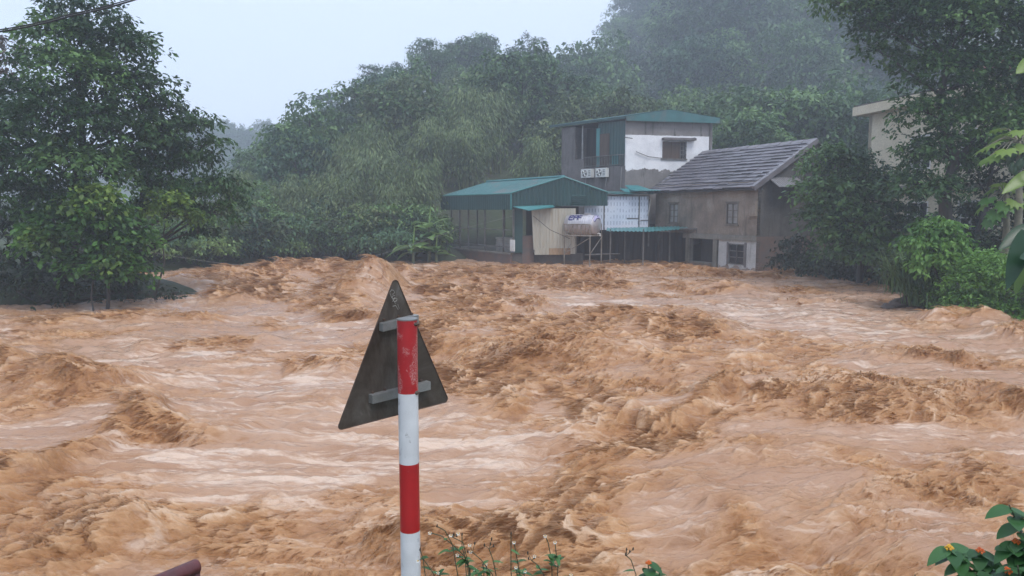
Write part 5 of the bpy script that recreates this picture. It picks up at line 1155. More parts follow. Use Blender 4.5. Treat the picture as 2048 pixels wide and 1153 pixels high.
# the mud lump below the grass and a few wall stones at the waterline
def lump(c, r, seed, name, mat, label=None, cat=None, parent=None, group=None):
    rng = np.random.default_rng(seed); nu, nv = 14, 9; vs = []
    for j in range(nv + 1):
        th = math.pi * j / nv
        for i in range(nu):
            ph = 2 * math.pi * i / nu; d = np.array([math.sin(th) * math.cos(ph), math.sin(th) * math.sin(ph), math.cos(th)])
            k = 1 + 0.22 * math.sin(3 * d[0] + seed) * math.cos(4 * d[1] + seed * 2) + 0.12 * math.sin(9 * d[0] + 7 * d[2] + seed) + rng.normal(0, 0.03)
            vs.append((c[0] + d[0] * r[0] * k, c[1] + d[1] * r[1] * k, c[2] + d[2] * r[2] * k))
    fs = [(j * nu + i, (j + 1) * nu + i, (j + 1) * nu + (i + 1) % nu, j * nu + (i + 1) % nu) for j in range(nv) for i in range(nu)]
    o = MB().add(vs, fs).build(name, mat, parent, smooth=True)
    return tag(o, label, cat, group)
MUD = surf('wet_dark_mud', (0.105, 0.075, 0.060), (0.050, 0.036, 0.030), 5.0, 0.6, bmp=1.0)
mudb = empty('mud_bank', pt(1812, 618, 22.2), 'dark wet mud lump at the waterline under the grass tufts', 'mud bank')
for k, (px, py, r_) in enumerate(((1778, 616, 0.20), (1795, 610, 0.26), (1815, 606, 0.32), (1836, 606, 0.30), (1806, 618, 0.22), (1828, 618, 0.26), (1852, 614, 0.24))):
    lump(pt(px, py, 22.2 + 0.08 * (k % 3)), (r_ * 1.15, r_, r_ * 0.62), k + 3, 'clod', MUD, parent=mudb)
STONE = surf('dark_field_stone', (0.10, 0.095, 0.09), (0.055, 0.052, 0.05), 2.5, 0.7, bmp=0.5)
wall = empty('stone_wall', pt(1680, 552, 34), 'dark rubble stone wall at the waterline right of the old house', 'wall'); rng2 = np.random.default_rng(9)
for k in range(34):
    px = 1596 + (k % 17) * 9 + rng2.uniform(-2, 2); rowk = k // 17; y = np.interp(px, [1590, 1750], [35.4, 32.4]); p = pt(px, 552 - rowk * 9, y)
    lump((p.x - 0, p.y, p.z), (0.13 + 0.05 * rng2.random(), 0.12, 0.09 + 0.03 * rng2.random()), k, 'stone', STONE, parent=wall)

# --- banana plants and papayas: every large leaf is a part
def blade(base, dirv, length, width, sag, n=7, lobed_=False, cup=0.12, twist=0.0):
    """arched leaf blade as a grid of quads (two halves folded along the midrib)"""
    base = Vector(base); d = Vector(dirv).normalized(); s = d.cross(Vector((0, 0, 1))); s = s.normalized() if s.length > 1e-3 else Vector((1, 0, 0)); u = s.cross(d)
    s = (s * math.cos(twist) + u * math.sin(twist)).normalized(); u = s.cross(d)
    vs = []; fs = []
    for i in range(n + 1):
        f = i / n; c_ = base + d * (length * f) + Vector((0, 0, -sag * length * f * f)); w_ = width * 0.5 * (math.sin(math.pi * (0.06 + 0.94 * f) ** 0.75) ** 0.7 if f < 1 else 0.02)
        vs += [c_ - s * w_ - u * (-cup * w_), c_, c_ + s * w_ - u * (-cup * w_)]
    for i in range(n):
        o = i * 3; fs += [(o, o + 1, o + 4, o + 3), (o + 1, o + 2, o + 5, o + 4)]
    return vs, fs
def leaf_obj(vf, mat, parent, tone, name='leaf', off=None):
    me = MB().add(*vf).mesh(name, off if off is not None else root_loc(parent), True)
    a = me.attributes.new('tone', 'FLOAT', 'FACE'); a.data.foreach_set('value', np.full(len(me.polygons), tone, dtype=np.float32))
    return link_mesh(name, me, mat, parent)
def banana(px, py_base, py_top, y, n, ln, label, seed):
    rng = np.random.default_rng(seed); b0 = pt(px, py_base, y); t0 = pt(px, py_top, y)
    r = empty('banana_plant', (b0.x, b0.y, -0.4), label, 'banana plant', 'banana plants before the shed')
    MB().tube([(b0.x, b0.y, -0.5), (b0.x + 0.03, b0.y, (t0.z - 0.5) / 2), (t0.x, t0.y, t0.z)], [0.11, 0.09, 0.05], 8).build('stem', BAMB, r, True)
    for k in range(n):
        a = k * 2.4 + rng.uniform(-0.3, 0.3); el = rng.uniform(0.05, 0.95); z = t0.z - rng.uniform(0, 0.35) * (t0.z + 0.3)
        leaf_obj(blade((t0.x, t0.y, z), (math.cos(a), math.sin(a) * 0.8, el), ln * rng.uniform(0.7, 1.15), ln * 0.36, rng.uniform(0.3, 0.7), twist=rng.uniform(-0.5, 0.5)), LM['banana'], r, rng.uniform(0.45, 1.0))
    leaf_obj(blade((t0.x, t0.y, t0.z - 0.1), (0.1, -0.1, 1), ln * 0.8, 0.12, 0.0), LM['banana'], r, 1.0)
    return r
banana(858, 530, 452, 43.6, 13, 1.75, 'taller banana plant in front of the forest left of the shed', 1); banana(826, 530, 492, 42.6, 11, 1.6, 'shorter banana plant leaning over the splash', 2); banana(872, 530, 500, 43.2, 8, 1.35, 'small yellowing banana plant between the shed and the taller one', 3)

def palmate(base, dirv, size, rng, tone, parent, up=(0, 0, 1)):
    """papaya leaf: nine pointed, notched lobes fanning from the stalk end"""
    d = Vector(dirv).normalized(); s = d.cross(Vector(up)).normalized(); u = s.cross(d); vs = [Vector(base)]; fs = []
    for k in range(9):
        a = math.radians(-128 + 32 * k); L_ = size * (0.62 + 0.38 * math.cos(a * 0.55)); ax_ = d * math.cos(a) + s * math.sin(a); sd = -d * math.sin(a) + s * math.cos(a)
        c0_ = Vector(base); w_ = L_ * 0.16; dr = -u * L_
        pts = [(0.38, w_ * 0.75), (0.55, w_ * 0.95), (0.62, w_ * 1.7), (0.70, w_ * 0.8), (0.82, w_ * 0.55)]
        b_ = len(vs)
        left = [c0_ + ax_ * (L_ * f) + sd * g + dr * (0.22 * f * f) for f, g in pts]; right = [c0_ + ax_ * (L_ * f) - sd * g + dr * (0.22 * f * f) for f, g in pts]; tip = c0_ + ax_ * L_ + dr * 0.24
        vs += left + right + [tip]; n = len(pts)
        fs.append((0, b_ + n, b_))
        for i in range(n - 1): fs.append((b_ + i, b_ + n + i, b_ + n + i + 1, b_ + i + 1))
        fs.append((b_ + n - 1, b_ + 2 * n - 1, b_ + 2 * n))
    return leaf_obj((vs, fs), LM['fresh'] if tone > 0.6 else LM['bright'], parent, tone)
PAP = surf('papaya_stem', (0.19, 0.17, 0.11), (0.11, 0.10, 0.07), 5, 0.6); FRUIT = surf('green_papaya_skin', (0.045, 0.10, 0.045), (0.03, 0.07, 0.035), 4, 0.35)
def papaya(px, base_py, top_py, y, tips, size, label, seed, fruits=0):
    rng = np.random.default_rng(seed); b0 = pt(px, base_py, y); t0 = pt(px + 4, top_py, y)
    r = empty('papaya_tree', (b0.x, b0.y, b0.z - 1.2), label, 'papaya tree', 'papaya trees at the right edge')
    MB().tube([(b0.x, b0.y, b0.z - 1.4), (b0.x, b0.y, b0.z), b0.lerp(t0, 0.5) + Vector((0.05, 0, 0)), t0], [0.13, 0.12, 0.10, 0.07], 9).build('trunk', PAP, r, True)
    for (qx, qy, dy, tone) in tips:
        e = pt(qx, qy, y + dy); st_ = t0 + Vector((0, 0, rng.uniform(-0.12, 0.05))); mid = st_.lerp(e, 0.5) + Vector((0, 0, 0.17))
        MB().tube([st_, mid, e], [0.024, 0.019, 0.014], 5).build('petiole', PAP, r)
        dd = e - mid; dd.z = dd.z * 0.6 - 0.10; palmate(e, dd, size * rng.uniform(0.85, 1.1), rng, tone, r)
    for k in range(fruits):
        a = rng.uniform(2.6, 6.6); z = t0.z - 0.25 - 0.65 * k / max(1, fruits); c_ = (t0.x + 0.17 * math.cos(a), t0.y + 0.17 * math.sin(a), z); prof_ = [(0.17, 0.014), (0.145, 0.048), (0.07, 0.088), (-0.03, 0.105), (-0.12, 0.077), (-0.17, 0.014)]
        vs = [(c_[0] + r_ * math.cos(w_), c_[1] + r_ * math.sin(w_), c_[2] + h) for h, r_ in prof_ for w_ in np.linspace(0, 2 * math.pi, 9)[:-1]]
        MB().add(vs, [(i * 8 + j, (i + 1) * 8 + j, (i + 1) * 8 + (j + 1) % 8, i * 8 + (j + 1) % 8) for i in range(5) for j in range(8)]).build('fruit', FRUIT, r, True)
papaya(2033, 520, 283, 22.6, [(1985, 288, 0.1, 0.75), (1992, 312, -0.5, 0.7), (2025, 268, 0.3, 0.8), (2062, 275, 0.2, 0.7), (2075, 300, -0.3, 0.75), (2050, 292, -0.5, 0.85), (2005, 272, 0.5, 0.65), (1968, 296, 0.3, 0.8), (2012, 300, -0.7, 0.9), (1998, 258, 0.6, 0.7), (2040, 262, -0.4, 0.85), (1975, 318, -0.2, 0.62)], 0.42, 'papaya tree with a cluster of green fruit under its crown', 5, 12)
papaya(2008, 520, 388, 23.2, [(1975, 398, -0.2, 0.5), (1985, 378, 0.3, 0.65), (1992, 425, -0.4, 0.45), (2020, 372, 0.1, 0.75), (2040, 385, -0.4, 0.8), (2050, 410, 0.0, 0.55), (2012, 408, -0.5, 0.6), (1965, 412, 0.2, 0.7), (2000, 368, 0.5, 0.8), (1980, 440, -0.2, 0.5), (2030, 402, -0.6, 0.85)], 0.40, 'lower papaya tree with paler trunk and no visible fruit', 6)
# ------------------------------------------------------------------ the road sign seen from behind
M['sign_back'], t, b = new_mat('weathered_sign_back')
c = ramp(t, noise(t, 4.5, 7, 0.7, stretch=(1, 1, 0.45), dist=0.5), [(0.36, (0.040, 0.029, 0.022)), (0.48, (0.080, 0.063, 0.050)), (0.58, (0.115, 0.098, 0.083)), (0.70, (0.22, 0.20, 0.185))])
t.links.new(c, b.inputs['Base Color']); b.inputs['Roughness'].default_value = 0.5; b.inputs['Metallic'].default_value = 0.35
M['steel_channel'] = surf('grey_galvanised_channel', (0.30, 0.30, 0.29), (0.19, 0.19, 0.18), 9, 0.45, metal=0.4)
M['rust'] = surf('rust_stained_bolt', (0.09, 0.055, 0.038), (0.05, 0.032, 0.025), 30, 0.7)
M['scratch'] = surf('bare_scratched_metal', (0.42, 0.40, 0.36), (0.33, 0.31, 0.28), 20, 0.5)
def cracked(name, base, under, thr):
    m, t, b = new_mat(name)
    tc = N(t, 'ShaderNodeTexCoord'); vo = N(t, 'ShaderNodeTexVoronoi', feature='DISTANCE_TO_EDGE'); vo.inputs['Scale'].default_value = 130
    nz = N(t, 'ShaderNodeTexNoise'); nz.inputs['Scale'].default_value = 60; t.links.new(tc.outputs['Object'], nz.inputs['Vector'])
    va = N(t, 'ShaderNodeVectorMath', operation='MULTIPLY_ADD'); va.inputs[1].default_value = (0.02, 0.02, 0.02); t.links.new(nz.outputs[1], va.inputs[0]); t.links.new(tc.outputs['Object'], va.inputs[2]); t.links.new(va.outputs[0], vo.inputs['Vector'])
    crack = mathn(t, 'LESS_THAN', vo.outputs[0], 0.05); where = mathn(t, 'GREATER_THAN', noise(t, 13, 4, 0.6, stretch=(1, 1, 0.55)), thr)
    cc = ramp(t, noise(t, 9, 4), [(0.3, tuple(x * 0.8 for x in base)), (0.7, base)])
    c = mixc(t, mathn(t, 'MULTIPLY', crack, where), cc, under); t.links.new(c, b.inputs['Base Color']); b.inputs['Roughness'].default_value = 0.38
    bump(t, b, mathn(t, 'MULTIPLY', crack, where), -0.3, 0.002)
    return m
RED1 = cracked('crazed_red_paint', (0.40, 0.018, 0.022), (0.50, 0.30, 0.28), 0.50); RED2 = cracked('red_paint', (0.42, 0.018, 0.020), (0.5, 0.35, 0.32), 0.68)
WHT = cracked('white_reflective_paint', (0.66, 0.67, 0.68), (0.22, 0.21, 0.20), 0.60)
PY_ = 3.25; PXW = (816.5 - CX) / F_PX * PY_
tp0 = pt(814, 640, PY_); PXW = tp0.x; PR = 0.045
zt_ = tp0.z; zb1 = pt(817, 785, PY_).z; zb2 = pt(818, 925, PY_).z; zb3 = pt(820, 1060, PY_).z
sign = empty('sign_post', (PXW, PY_, 1.2), 'red and white banded post carrying a triangular road sign seen from behind', 'road sign')
def cyl(z0, z1, r, n=36, cap=False): return MB().tube([(PXW, PY_, z0), (PXW, PY_, z1)], r, n, cap)
for (z0, z1, m_, nm, lab) in ((zb1, zt_, RED1, 'red_band', 'crazed flaking red band at the top of the post'), (zb2, zb1, WHT, 'white_band', None), (zb3, zb2, RED2, 'red_band', None), (1.0, zb3, WHT, 'white_band', None)):
    o = cyl(z0, z1, PR).build(nm, m_, sign)
    for p in o.data.polygons: p.use_smooth = True
    if lab: o['label'] = lab
cp = cyl(zt_ + 0.0005, zt_ + 0.006, PR + 0.0015, cap=True).build('cap', M['steel_channel'], sign)
# plate: three corners found in depth, rounded
TA, TL_, TR = pt(790, 551, 3.40), pt(673, 862, 3.20), pt(898, 803, 3.66)
cen = (TA + TL_ + TR) / 3; nrm = (TL_ - TA).cross(TR - TA).normalized(); nrm = nrm if nrm.y < 0 else -nrm
def rounded(P, rad, n=6):
    out = []
    for i in range(3):
        p, a, b_ = P[i], P[i - 1], P[(i + 1) % 3]; da = (a - p).normalized(); db = (b_ - p).normalized(); half = da.angle(db) / 2; L_ = rad / math.tan(half); bis = (da + db).normalized(); ctr = p + bis * (rad / math.sin(half))
        s0 = p + da * L_ - ctr; s1 = p + db * L_ - ctr
        for k in range(n + 1): out.append(ctr + s0.lerp(s1, k / n).normalized() * rad)
    return out
poly = rounded([TA, TL_, TR], 0.018)
plate = MB().prism([p - nrm * 0.004 for p in poly], nrm * 0.004).build('sign_plate', M['sign_back'], sign)
rim = [p for p in poly] + [poly[0]]
MB().tube([p + nrm * 0.0005 for p in rim], 0.0028, 5).build('rim', M['rust'], plate)
# horizontal direction in the plate, two channel rails
hd = (TR - TL_).normalized()
def onplate(px, py, lift=0.0):
    a = Vector(ray(px, py)); o = Vector((0, 0, CAM_Z)); c_ = cen + nrm * lift; k = (c_ - o).dot(nrm) / a.dot(nrm); return o + a * k
def channel(pA, pB, h, name='channel'):
    A_, B_ = onplate(*pA), onplate(*pB); upd = (TA - (TL_ + TR) / 2).normalized(); dpt = nrm * 0.032
    vs = [A_ - upd * h / 2, B_ - upd * h / 2, B_ - upd * h / 2 + dpt, A_ - upd * h / 2 + dpt, A_ + upd * h / 2, B_ + upd * h / 2, B_ + upd * h / 2 + dpt, A_ + upd * h / 2 + dpt]
    vs = [v + nrm * 0.001 for v in vs]
    o = MB().hexa(vs).build(name, M['steel_channel'], sign)
    iA = A_ + nrm * 0.017 - hd * 0.0006; mb = MB().hexa([iA + (-upd * h * 0.38) + nrm * s1 * 0.012 + hd * e for e in (0, 0.0004) for s1 in (-1, 1) for _ in (0,)] + [iA + (upd * h * 0.38) + nrm * s1 * 0.012 + hd * e for e in (0, 0.0004) for s1 in (-1, 1)])
    return o
channel((758, 654), (829, 636), 0.037); channel((737, 797), (853, 769), 0.040)
for (px, py) in ((768, 640), (797, 634), (823, 628), (745, 786), (769, 779), (842, 761)):
    p = onplate(px, py, 0.002); MB().tube([p, p + nrm * 0.006], [0.0075, 0.006], 8).build('weld', M['rust'], plate)
for (px, py) in ((831, 649), (832, 786)):
    p = pt(px, py, PY_ - 0.02); MB().tube([p - Vector((0.02, 0, 0)), p + Vector((0.008, 0, 0))], [0.010, 0.0095], 6).build('bolt', M['rust'], sign); MB().tube([p + Vector((0.008, 0, 0)), p + Vector((0.017, 0, 0))], 0.005, 8).build('bolt_tip', M['rust'], sign)
# writing scratched into the plate, read from top to bottom
scr = [[(780, 585), (783, 580), (787, 581), (789, 585), (787, 589), (784, 588.5)], [(779.5, 586), (781, 590), (783, 594)],
       [(790, 592), (786, 592), (784, 595), (786, 598), (790, 596)], [(783, 595), (787, 601), (791, 608)], [(787, 600), (791, 596.5), (794.5, 598), (793, 602), (789, 604)], [(784.5, 603), (788, 602)],
       [(785.5, 613), (791, 611.5)], [(791, 611), (794, 616), (796.5, 620)], [(795.5, 609), (797, 613), (799, 618)]]
mb = MB()
for s1 in scr: mb.tube([onplate(x, y, 0.0012) for x, y in s1], 0.0011, 4)
mb.build('scratched_writing', M['scratch'], plate)
# ------------------------------------------------------------------ dark red rail end in the near left corner
RAIL = surf('dark_red_rail_paint', (0.115, 0.030, 0.032), (0.075, 0.022, 0.024), 12, 0.42, bmp=0.15)
p0, p1 = pt(300, 1172, 2.6), pt(398, 1131, 2.75)
rl = empty('guard_rail', (p0.x, p0.y, 1.22), 'end of a dark red painted steel rail in the bottom left corner', 'guard rail')
d_ = (p1 - p0).normalized(); prof_ = []
MB().tube([p0 - d_ * 0.7, p0, p1 - d_ * 0.012, p1 - d_ * 0.004, p1], [0.029, 0.029, 0.029, 0.025, 0.012], 20).build('rail', RAIL, rl, True)
MB().tube([p1 - d_ * 0.012 + Vector((0, 0, 0.0)), p1 - d_ * 0.02 + Vector((0, 0, -0.05)), p1 - d_ * 0.035 + Vector((0, 0, -0.2))], [0.016, 0.02, 0.02], 12).build('end_plate', RAIL, rl, True)
q_ = p0 - d_ * 0.3; MB().tube([(q_.x, q_.y, 1.1), (q_.x, q_.y, q_.z)], 0.028, 12).build('post', RAIL, rl)
# ------------------------------------------------------------------ overhanging broad leaves at the right edge, close to the camera
BL_ = leaf_mat('broad_glossy_leaf', (0.020, 0.050, 0.030), (0.040, 0.090, 0.050), (0.130, 0.210, 0.040), trans=0.25, rough=0.28)
ob = empty('overhanging_branch', pt(2110, 600, 3.2), 'broad glossy leaves of a branch hanging in at the right edge', 'branch')
MB().tube([pt(2140, 700, 3.3), pt(2085, 560, 3.2), pt(2062, 470, 3.2), pt(2070, 300, 3.2), pt(2080, 100, 3.2)], [0.012, 0.010, 0.008, 0.007, 0.005], 7).build('twig', BARK, ob)
for (bx_, by, tx, ty, y, w_, sg, tone) in ((2068, 455, 1998, 480, 3.2, 0.055, 0.25, 0.30), (2052, 462, 2014, 574, 3.15, 0.062, 0.05, 0.45), (2062, 470, 2030, 592, 3.3, 0.055, 0.0, 0.8), (2080, 480, 2062, 575, 3.1, 0.06, 0.1, 0.3), (2075, 345, 2004, 372, 3.25, 0.05, 0.2, 0.95), (2075, 120, 2032, 142, 3.2, 0.055, 0.1, 1.0), (2078, 520, 2040, 500, 3.1, 0.06, 0.3, 0.3)):
    a = pt(bx_, by, y); e = pt(tx, ty, y - 0.03); leaf_obj(blade(a, e - a, (e - a).length, w_ * 1.25, sg, 9, cup=0.2, twist=0.9), BL_, ob, tone)
# ------------------------------------------------------------------ lantana and white-flowered weeds on the near bank
LANT = leaf_mat('lantana_leaf', (0.028, 0.085, 0.030), (0.052, 0.140, 0.046), (0.105, 0.230, 0.075), trans=0.3, rough=0.38)
STEM = surf('green_brown_stem', (0.070, 0.075, 0.035), (0.045, 0.045, 0.025), 20, 0.6)
ORANGE = surf('orange_petal', (0.62, 0.16, 0.02), (0.50, 0.08, 0.015), 60, 0.5); YEL = surf('yellow_petal', (0.70, 0.42, 0.04), (0.60, 0.30, 0.03), 60, 0.5)
PETAL = surf('white_petal', (0.78, 0.78, 0.74), (0.66, 0.66, 0.60), 60, 0.5); SEED = surf('dark_seed_head', (0.045, 0.035, 0.022), (0.03, 0.024, 0.016), 60, 0.7)
def sprig(stem_pts, y, parent, leaf_len, n_leaf, rng, flower=None, pairs=True, r=0.003, wid=0.62, tone0=0.4):
    P = [pt(x, yy, y + dy) for (x, yy, dy) in stem_pts]
    MB().tube(P, [r * (1.3 - 0.7 * i / max(1, len(P) - 1)) for i in range(len(P))], 5).build('stem', STEM, parent)
    for k in range(n_leaf):
        f = 0.25 + 0.75 * (k // 2 + 0.5) / (n_leaf / 2); x_ = f * (len(P) - 1); i = min(int(x_), len(P) - 2); c_ = P[i].lerp(P[i + 1], x_ - i); a = (k % 2) * math.pi + (k // 2) * 1.5 + rng.uniform(-0.4, 0.4)
        dd = Vector((math.cos(a), -0.45 + 0.7 * math.sin(a), rng.uniform(-0.45, 0.25))); leaf_obj(blade(c_, dd, leaf_len * rng.uniform(0.7, 1.1), leaf_len * wid, rng.uniform(0.1, 0.4), 6, cup=0.18, twist=rng.uniform(-0.3, 0.3)), LANT, parent, float(np.clip(rng.normal(tone0, 0.2), 0, 1)))
    return P[-1]
def lantana_flower(c_, parent, rng, r=0.011):
    mb = MB(); c_ = Vector(c_)
    for k in range(16):
        a = k * 2.4; q = r * math.sqrt(k / 16); p = c_ + Vector((q * math.cos(a), q * math.sin(a) * 0.8 - 0.006, 0.010 * (1 - (q / r) ** 2) + rng.normal(0, 0.001)))
        s1 = 0.004; d = (p - c_ + Vector((0, -0.008, 0.008))).normalized(); e1 = d.cross(Vector((0, 0, 1))).normalized(); e2 = d.cross(e1)
        mb.add([p + (e1 * math.cos(w_) + e2 * math.sin(w_)) * s1 for w_ in (0, 1.57, 3.14, 4.71)] + [p + d * 0.003, p - d * 0.003], [(0, 1, 4), (1, 2, 4), (2, 3, 4), (3, 0, 4), (1, 0, 5), (2, 1, 5), (3, 2, 5), (0, 3, 5)])
    return mb.build('flower', ORANGE if rng.random() < 0.75 else YEL, parent)
rng = np.random.default_rng(21)
lan = empty('lantana_bush', (pt(2010, 1150, 1.9).x, 1.9, 1.2), 'lantana bush with orange flowers in the bottom right corner', 'flowering bush')
for sp, fl in (([(1985, 1210, 0), (1950, 1150, 0), (1915, 1112, 0), (1896, 1096, 0)], True), ([(2010, 1210, 0.05), (1990, 1150, 0.05), (1965, 1115, 0.03), (1958, 1102, 0.02)], True), ([(2040, 1230, 0), (2030, 1160, 0), (2028, 1105, 0), (2030, 1084, 0)], True), ([(2060, 1200, -0.05), (2060, 1110, -0.02), (2040, 1060, 0), (2018, 1010, 0)], False),
               ([(1990, 1230, -0.05), (1975, 1170, -0.05), (1950, 1145, -0.05)], False), ([(2050, 1230, 0.1), (2015, 1160, 0.1), (1985, 1135, 0.1), (1978, 1122, 0.1)], True), ([(2030, 1250, -0.1), (2020, 1190, -0.1), (2012, 1142, -0.1)], True), ([(2080, 1220, 0), (2062, 1150, 0), (2050, 1100, 0)], False), ([(2070, 1260, -0.15), (2045, 1190, -0.12), (2035, 1130, -0.1)], False)):
    e = sprig(sp, 1.9, lan, 0.066, 14 if len(sp) > 3 else 10, rng)
    if fl: lantana_flower(e, lan, rng)
lan2 = empty('lantana_sprig', (pt(1300, 1150, 2.6).x, 2.6, 1.2), 'single small lantana sprig with one orange flower right of the post', 'flowering plant')
e = sprig([(1302, 1240, 0), (1300, 1190, 0), (1298, 1150, 0), (1296, 1126, 0)], 2.6, lan2, 0.075, 9, rng); lantana_flower(e, lan2, rng)
e = sprig([(1302, 1240, 0), (1312, 1180, 0), (1322, 1135, 0)], 2.6, lan2, 0.05, 4, rng)
lan3 = empty('lantana_sprig', (pt(1740, 1150, 2.4).x, 2.4, 1.2), 'low sprig whose tip just shows at the bottom between the lantanas', 'plant')
sprig([(1836, 1240, 0), (1832, 1180, 0), (1830, 1150, 0)], 2.4, lan3, 0.03, 4, rng)
def daisy(c_, parent, r=0.010):
    c_ = Vector(c_); mb = MB()
    for k in range(5):
        a = k * 1.2566 + 0.3; d = Vector((math.cos(a), -0.5, math.sin(a))).normalized(); s1 = d.cross(Vector((0, -1, 0.3))).normalized()
        mb.add([c_, c_ + d * r * 0.6 + s1 * r * 0.28, c_ + d * r, c_ + d * r * 0.6 - s1 * r * 0.28], [(0, 1, 2, 3)])
    o = mb.build('flower', PETAL, parent); MB().tube([c_, c_ + Vector((0, -0.004, 0.001))], [0.0035, 0.0025], 7).build('flower_eye', YEL, o)
def seedhead(c_, parent):
    c_ = Vector(c_); MB().tube([c_ + Vector((0, 0, -0.006)), c_, c_ + Vector((0.001, 0, 0.009))], [0.0015, 0.0042, 0.0018], 6).build('seed_head', SEED, parent)
def weed(x, y, stems, label, seed, leafy=6):
    rng = np.random.default_rng(seed); r = empty('wild_daisy', (pt(x, 1150, y).x, y, 1.2), label, 'weed', 'white flowered weeds by the post')
    for pts_, kind in stems:
        P = [pt(a, b_, y) for a, b_ in pts_]; MB().tube([Vector((pt(x, 1150, y).x, y, 1.15))] + P, 0.0022, 5).build('stem', STEM, r)
        if kind == 'f': daisy(P[-1], r)
        elif kind == 's': seedhead(P[-1], r)
        elif kind == 'u':
            for k in range(4):
                e = P[-1] + Vector((rng.uniform(-0.03, 0.03), rng.uniform(-0.01, 0.01), rng.uniform(0.0, 0.04))); MB().tube([P[-1], e], 0.0012, 4).build('stalk', STEM, r); (seedhead if rng.random() < 0.7 else daisy)(e, r)
        for k in range(leafy if kind != 's' else 1):
            f = rng.uniform(0.0, 0.55); c_ = P[0].lerp(P[-1], f); a = rng.uniform(0, 6.28)
            leaf_obj(blade(c_, (math.cos(a), math.sin(a) * 0.6, rng.uniform(-0.2, 0.6)), rng.uniform(0.03, 0.055), 0.02, 0.3, 5, cup=0.15), LANT, r, float(rng.uniform(0.45, 1.0)))
weed(945, 3.0, [([(940, 1140), (928, 1112), (905, 1090), (882, 1072), (860, 1066)], 'f'), ([(930, 1115), (924, 1095), (924, 1070)], 's'), ([(905, 1090), (890, 1062), (874, 1053)], 's'), ([(935, 1125), (915, 1110)], 'f'), ([(938, 1135), (926, 1085), (903, 1074)], 'u')], 'tall branching weed with one white daisy right beside the post', 31)
weed(990, 3.1, [([(992, 1150), (986, 1120), (978, 1098)], 'u'), ([(985, 1150), (962, 1120), (945, 1105)], 'u')], 'thin brown stemmed weed with dark seed heads', 32, 2)
weed(1105, 3.0, [([(1104, 1140), (1101, 1110), (1096, 1085), (1090, 1072)], 'f'), ([(1116, 1130), (1112, 1105), (1110, 1085)], 'f')], 'upright pair of leafy weed stems with white buds', 33, 7)
weed(1032, 3.05, [([(1034, 1150), (1032, 1135)], 'f'), ([(1022, 1140), (1022, 1068)], 's'), ([(1040, 1150), (1028, 1085)], 'f')], 'short weed with a small white flower in the middle of the patch', 34, 3)
weed(870, 3.05, [([(868, 1150), (862, 1140), (846, 1118), (840, 1100)], 's'), ([(880, 1150), (876, 1146)], 'f'), ([(846, 1118), (836, 1122)], 'f')], 'low weed growing against the foot of the white band', 35, 3)
weed(1075, 3.1, [([(1088, 1150), (1075, 1130), (1064, 1122)], 'u'), ([(1048, 1150), (1050, 1143)], 'f')], 'slanting weed with seed heads between the taller ones', 36, 4)
weed(960, 3.15, [([(968, 1150), (966, 1130)], 's'), ([(952, 1150), (950, 1138)], 'f'), ([(975, 1150), (972, 1128)], 'f')], 'small leafy weed at the bottom left of the patch', 37, 5)
weed(1250, 3.0, [([(1272, 1150), (1262, 1120), (1253, 1112)], 'u'), ([(1130, 1155), (1142, 1150)], 'f')], 'sparse weed stalk left of the single lantana sprig', 38, 1)
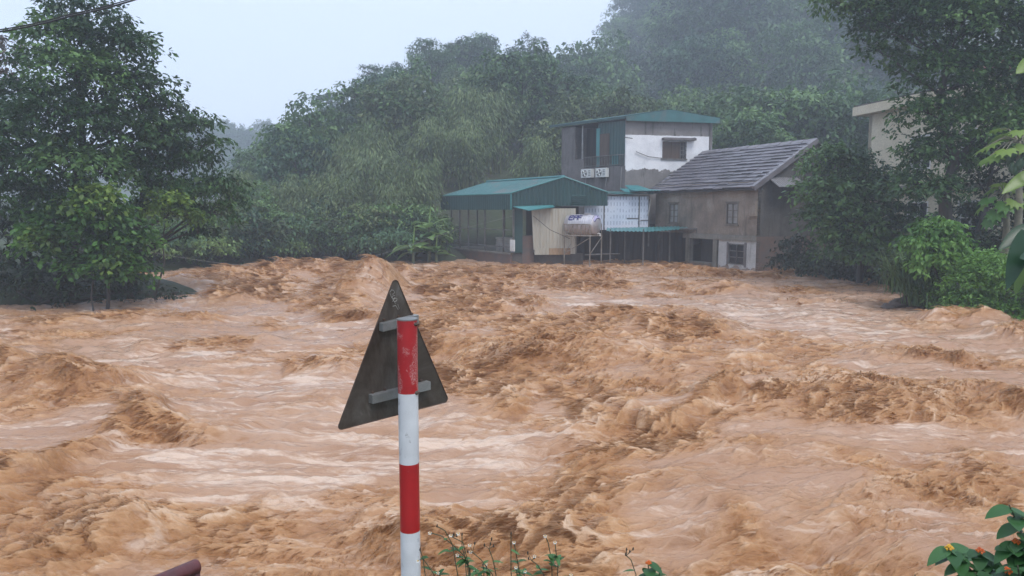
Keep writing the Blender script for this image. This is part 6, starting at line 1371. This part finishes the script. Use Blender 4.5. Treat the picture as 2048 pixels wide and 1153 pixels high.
# ------------------------------------------------------------------ wires
WIRE = surf('black_cable', (0.02, 0.02, 0.022), (0.015, 0.015, 0.016), 5, 0.6); WIRE2 = surf('pale_wire', (0.22, 0.22, 0.21), (0.16, 0.16, 0.15), 5, 0.6)
def wire(pts_, r, name, label, mat=WIRE, cat='cable', sag=0.0):
    P = [pt(*p) for p in pts_]; Q_ = []
    for a, b_ in zip(P[:-1], P[1:]):
        for k in range(8): f = k / 8; Q_.append(a.lerp(b_, f) - Vector((0, 0, sag * 4 * f * (1 - f))))
    return tag(MB().tube(Q_ + [P[-1]], r, 5).build(name, mat), label, cat, 'overhead wires')
wire([(-260, 118, 12), (0, 64, 12), (140, 33, 12.2), (282, -4, 12.5), (520, -75, 13)], 0.015, 'power_cable', 'lower thick black power cable across the top left corner', sag=0.02)
wire([(-260, 105, 12), (0, 60, 12.1), (140, 29, 12.3), (282, -8, 12.6), (520, -80, 13)], 0.011, 'power_cable', 'upper thin black power cable across the top left corner', sag=0.02)
wire([(-200, 500, 30), (180, 500, 33), (315, 499, 35), (420, 496, 37), (540, 490, 40)], 0.007, 'fence_wire', 'thin dark wire strung level over the far left water', sag=0.01)
wire([(300, 505, 33), (450, 528, 34), (560, 534, 35), (640, 534, 36), (720, 520, 38), (800, 497, 40), (905, 462, 41.2), (1026, 432, 41.3)], 0.008, 'sagging_wire', 'sagging wire dipping to the waves and rising to the open shed', WIRE2, sag=0.02)
wire([(1066, 432, 41.0), (1100, 460, 40.6), (1140, 478, 40.3)], 0.016, 'slack_cable', 'slack cable hanging from the shed gable to the tank stand')
# drift twigs caught in the flood
for (px, py, dx, dy, lab) in ((1835, 685, 34, 14, 'thin bent twig drifting on the pale water before the right bank'), (230, 590, 40, -18, 'bare dark branch lodged by the left thicket'), (345, 575, 30, -8, 'dead branch sticking out beyond the creeper clad stump')):
    y = wpt(px, py)[1]; a = pt(px - dx, py + 3, y); b_ = pt(px, py - abs(dy), y); c_ = pt(px + dx, py, y)
    o = MB().tube([a, a.lerp(b_, 0.6), b_, b_.lerp(c_, 0.5), c_], [0.012, 0.014, 0.016, 0.014, 0.008], 5).build('drift_twig', BARK); tag(o, lab, 'twig', 'driftwood')
# ------------------------------------------------------------------ the rainy air
m_haze = bpy.data.materials.new('rain_haze'); m_haze.use_nodes = True; t = m_haze.node_tree; t.nodes.clear()
o_ = N(t, 'ShaderNodeOutputMaterial'); pv = N(t, 'ShaderNodeVolumePrincipled')
pv.inputs['Color'].default_value = (0.82, 0.90, 1.0, 1); pv.inputs['Density'].default_value = 0.0026; pv.inputs['Anisotropy'].default_value = 0.2
t.links.new(pv.outputs[0], o_.inputs['Volume'])
hz = MB().box(-230, 260, -40, 330, -2.7, 84).build('haze', m_haze)
tag(hz, 'pale blue rain haze filling the valley', kind='stuff')
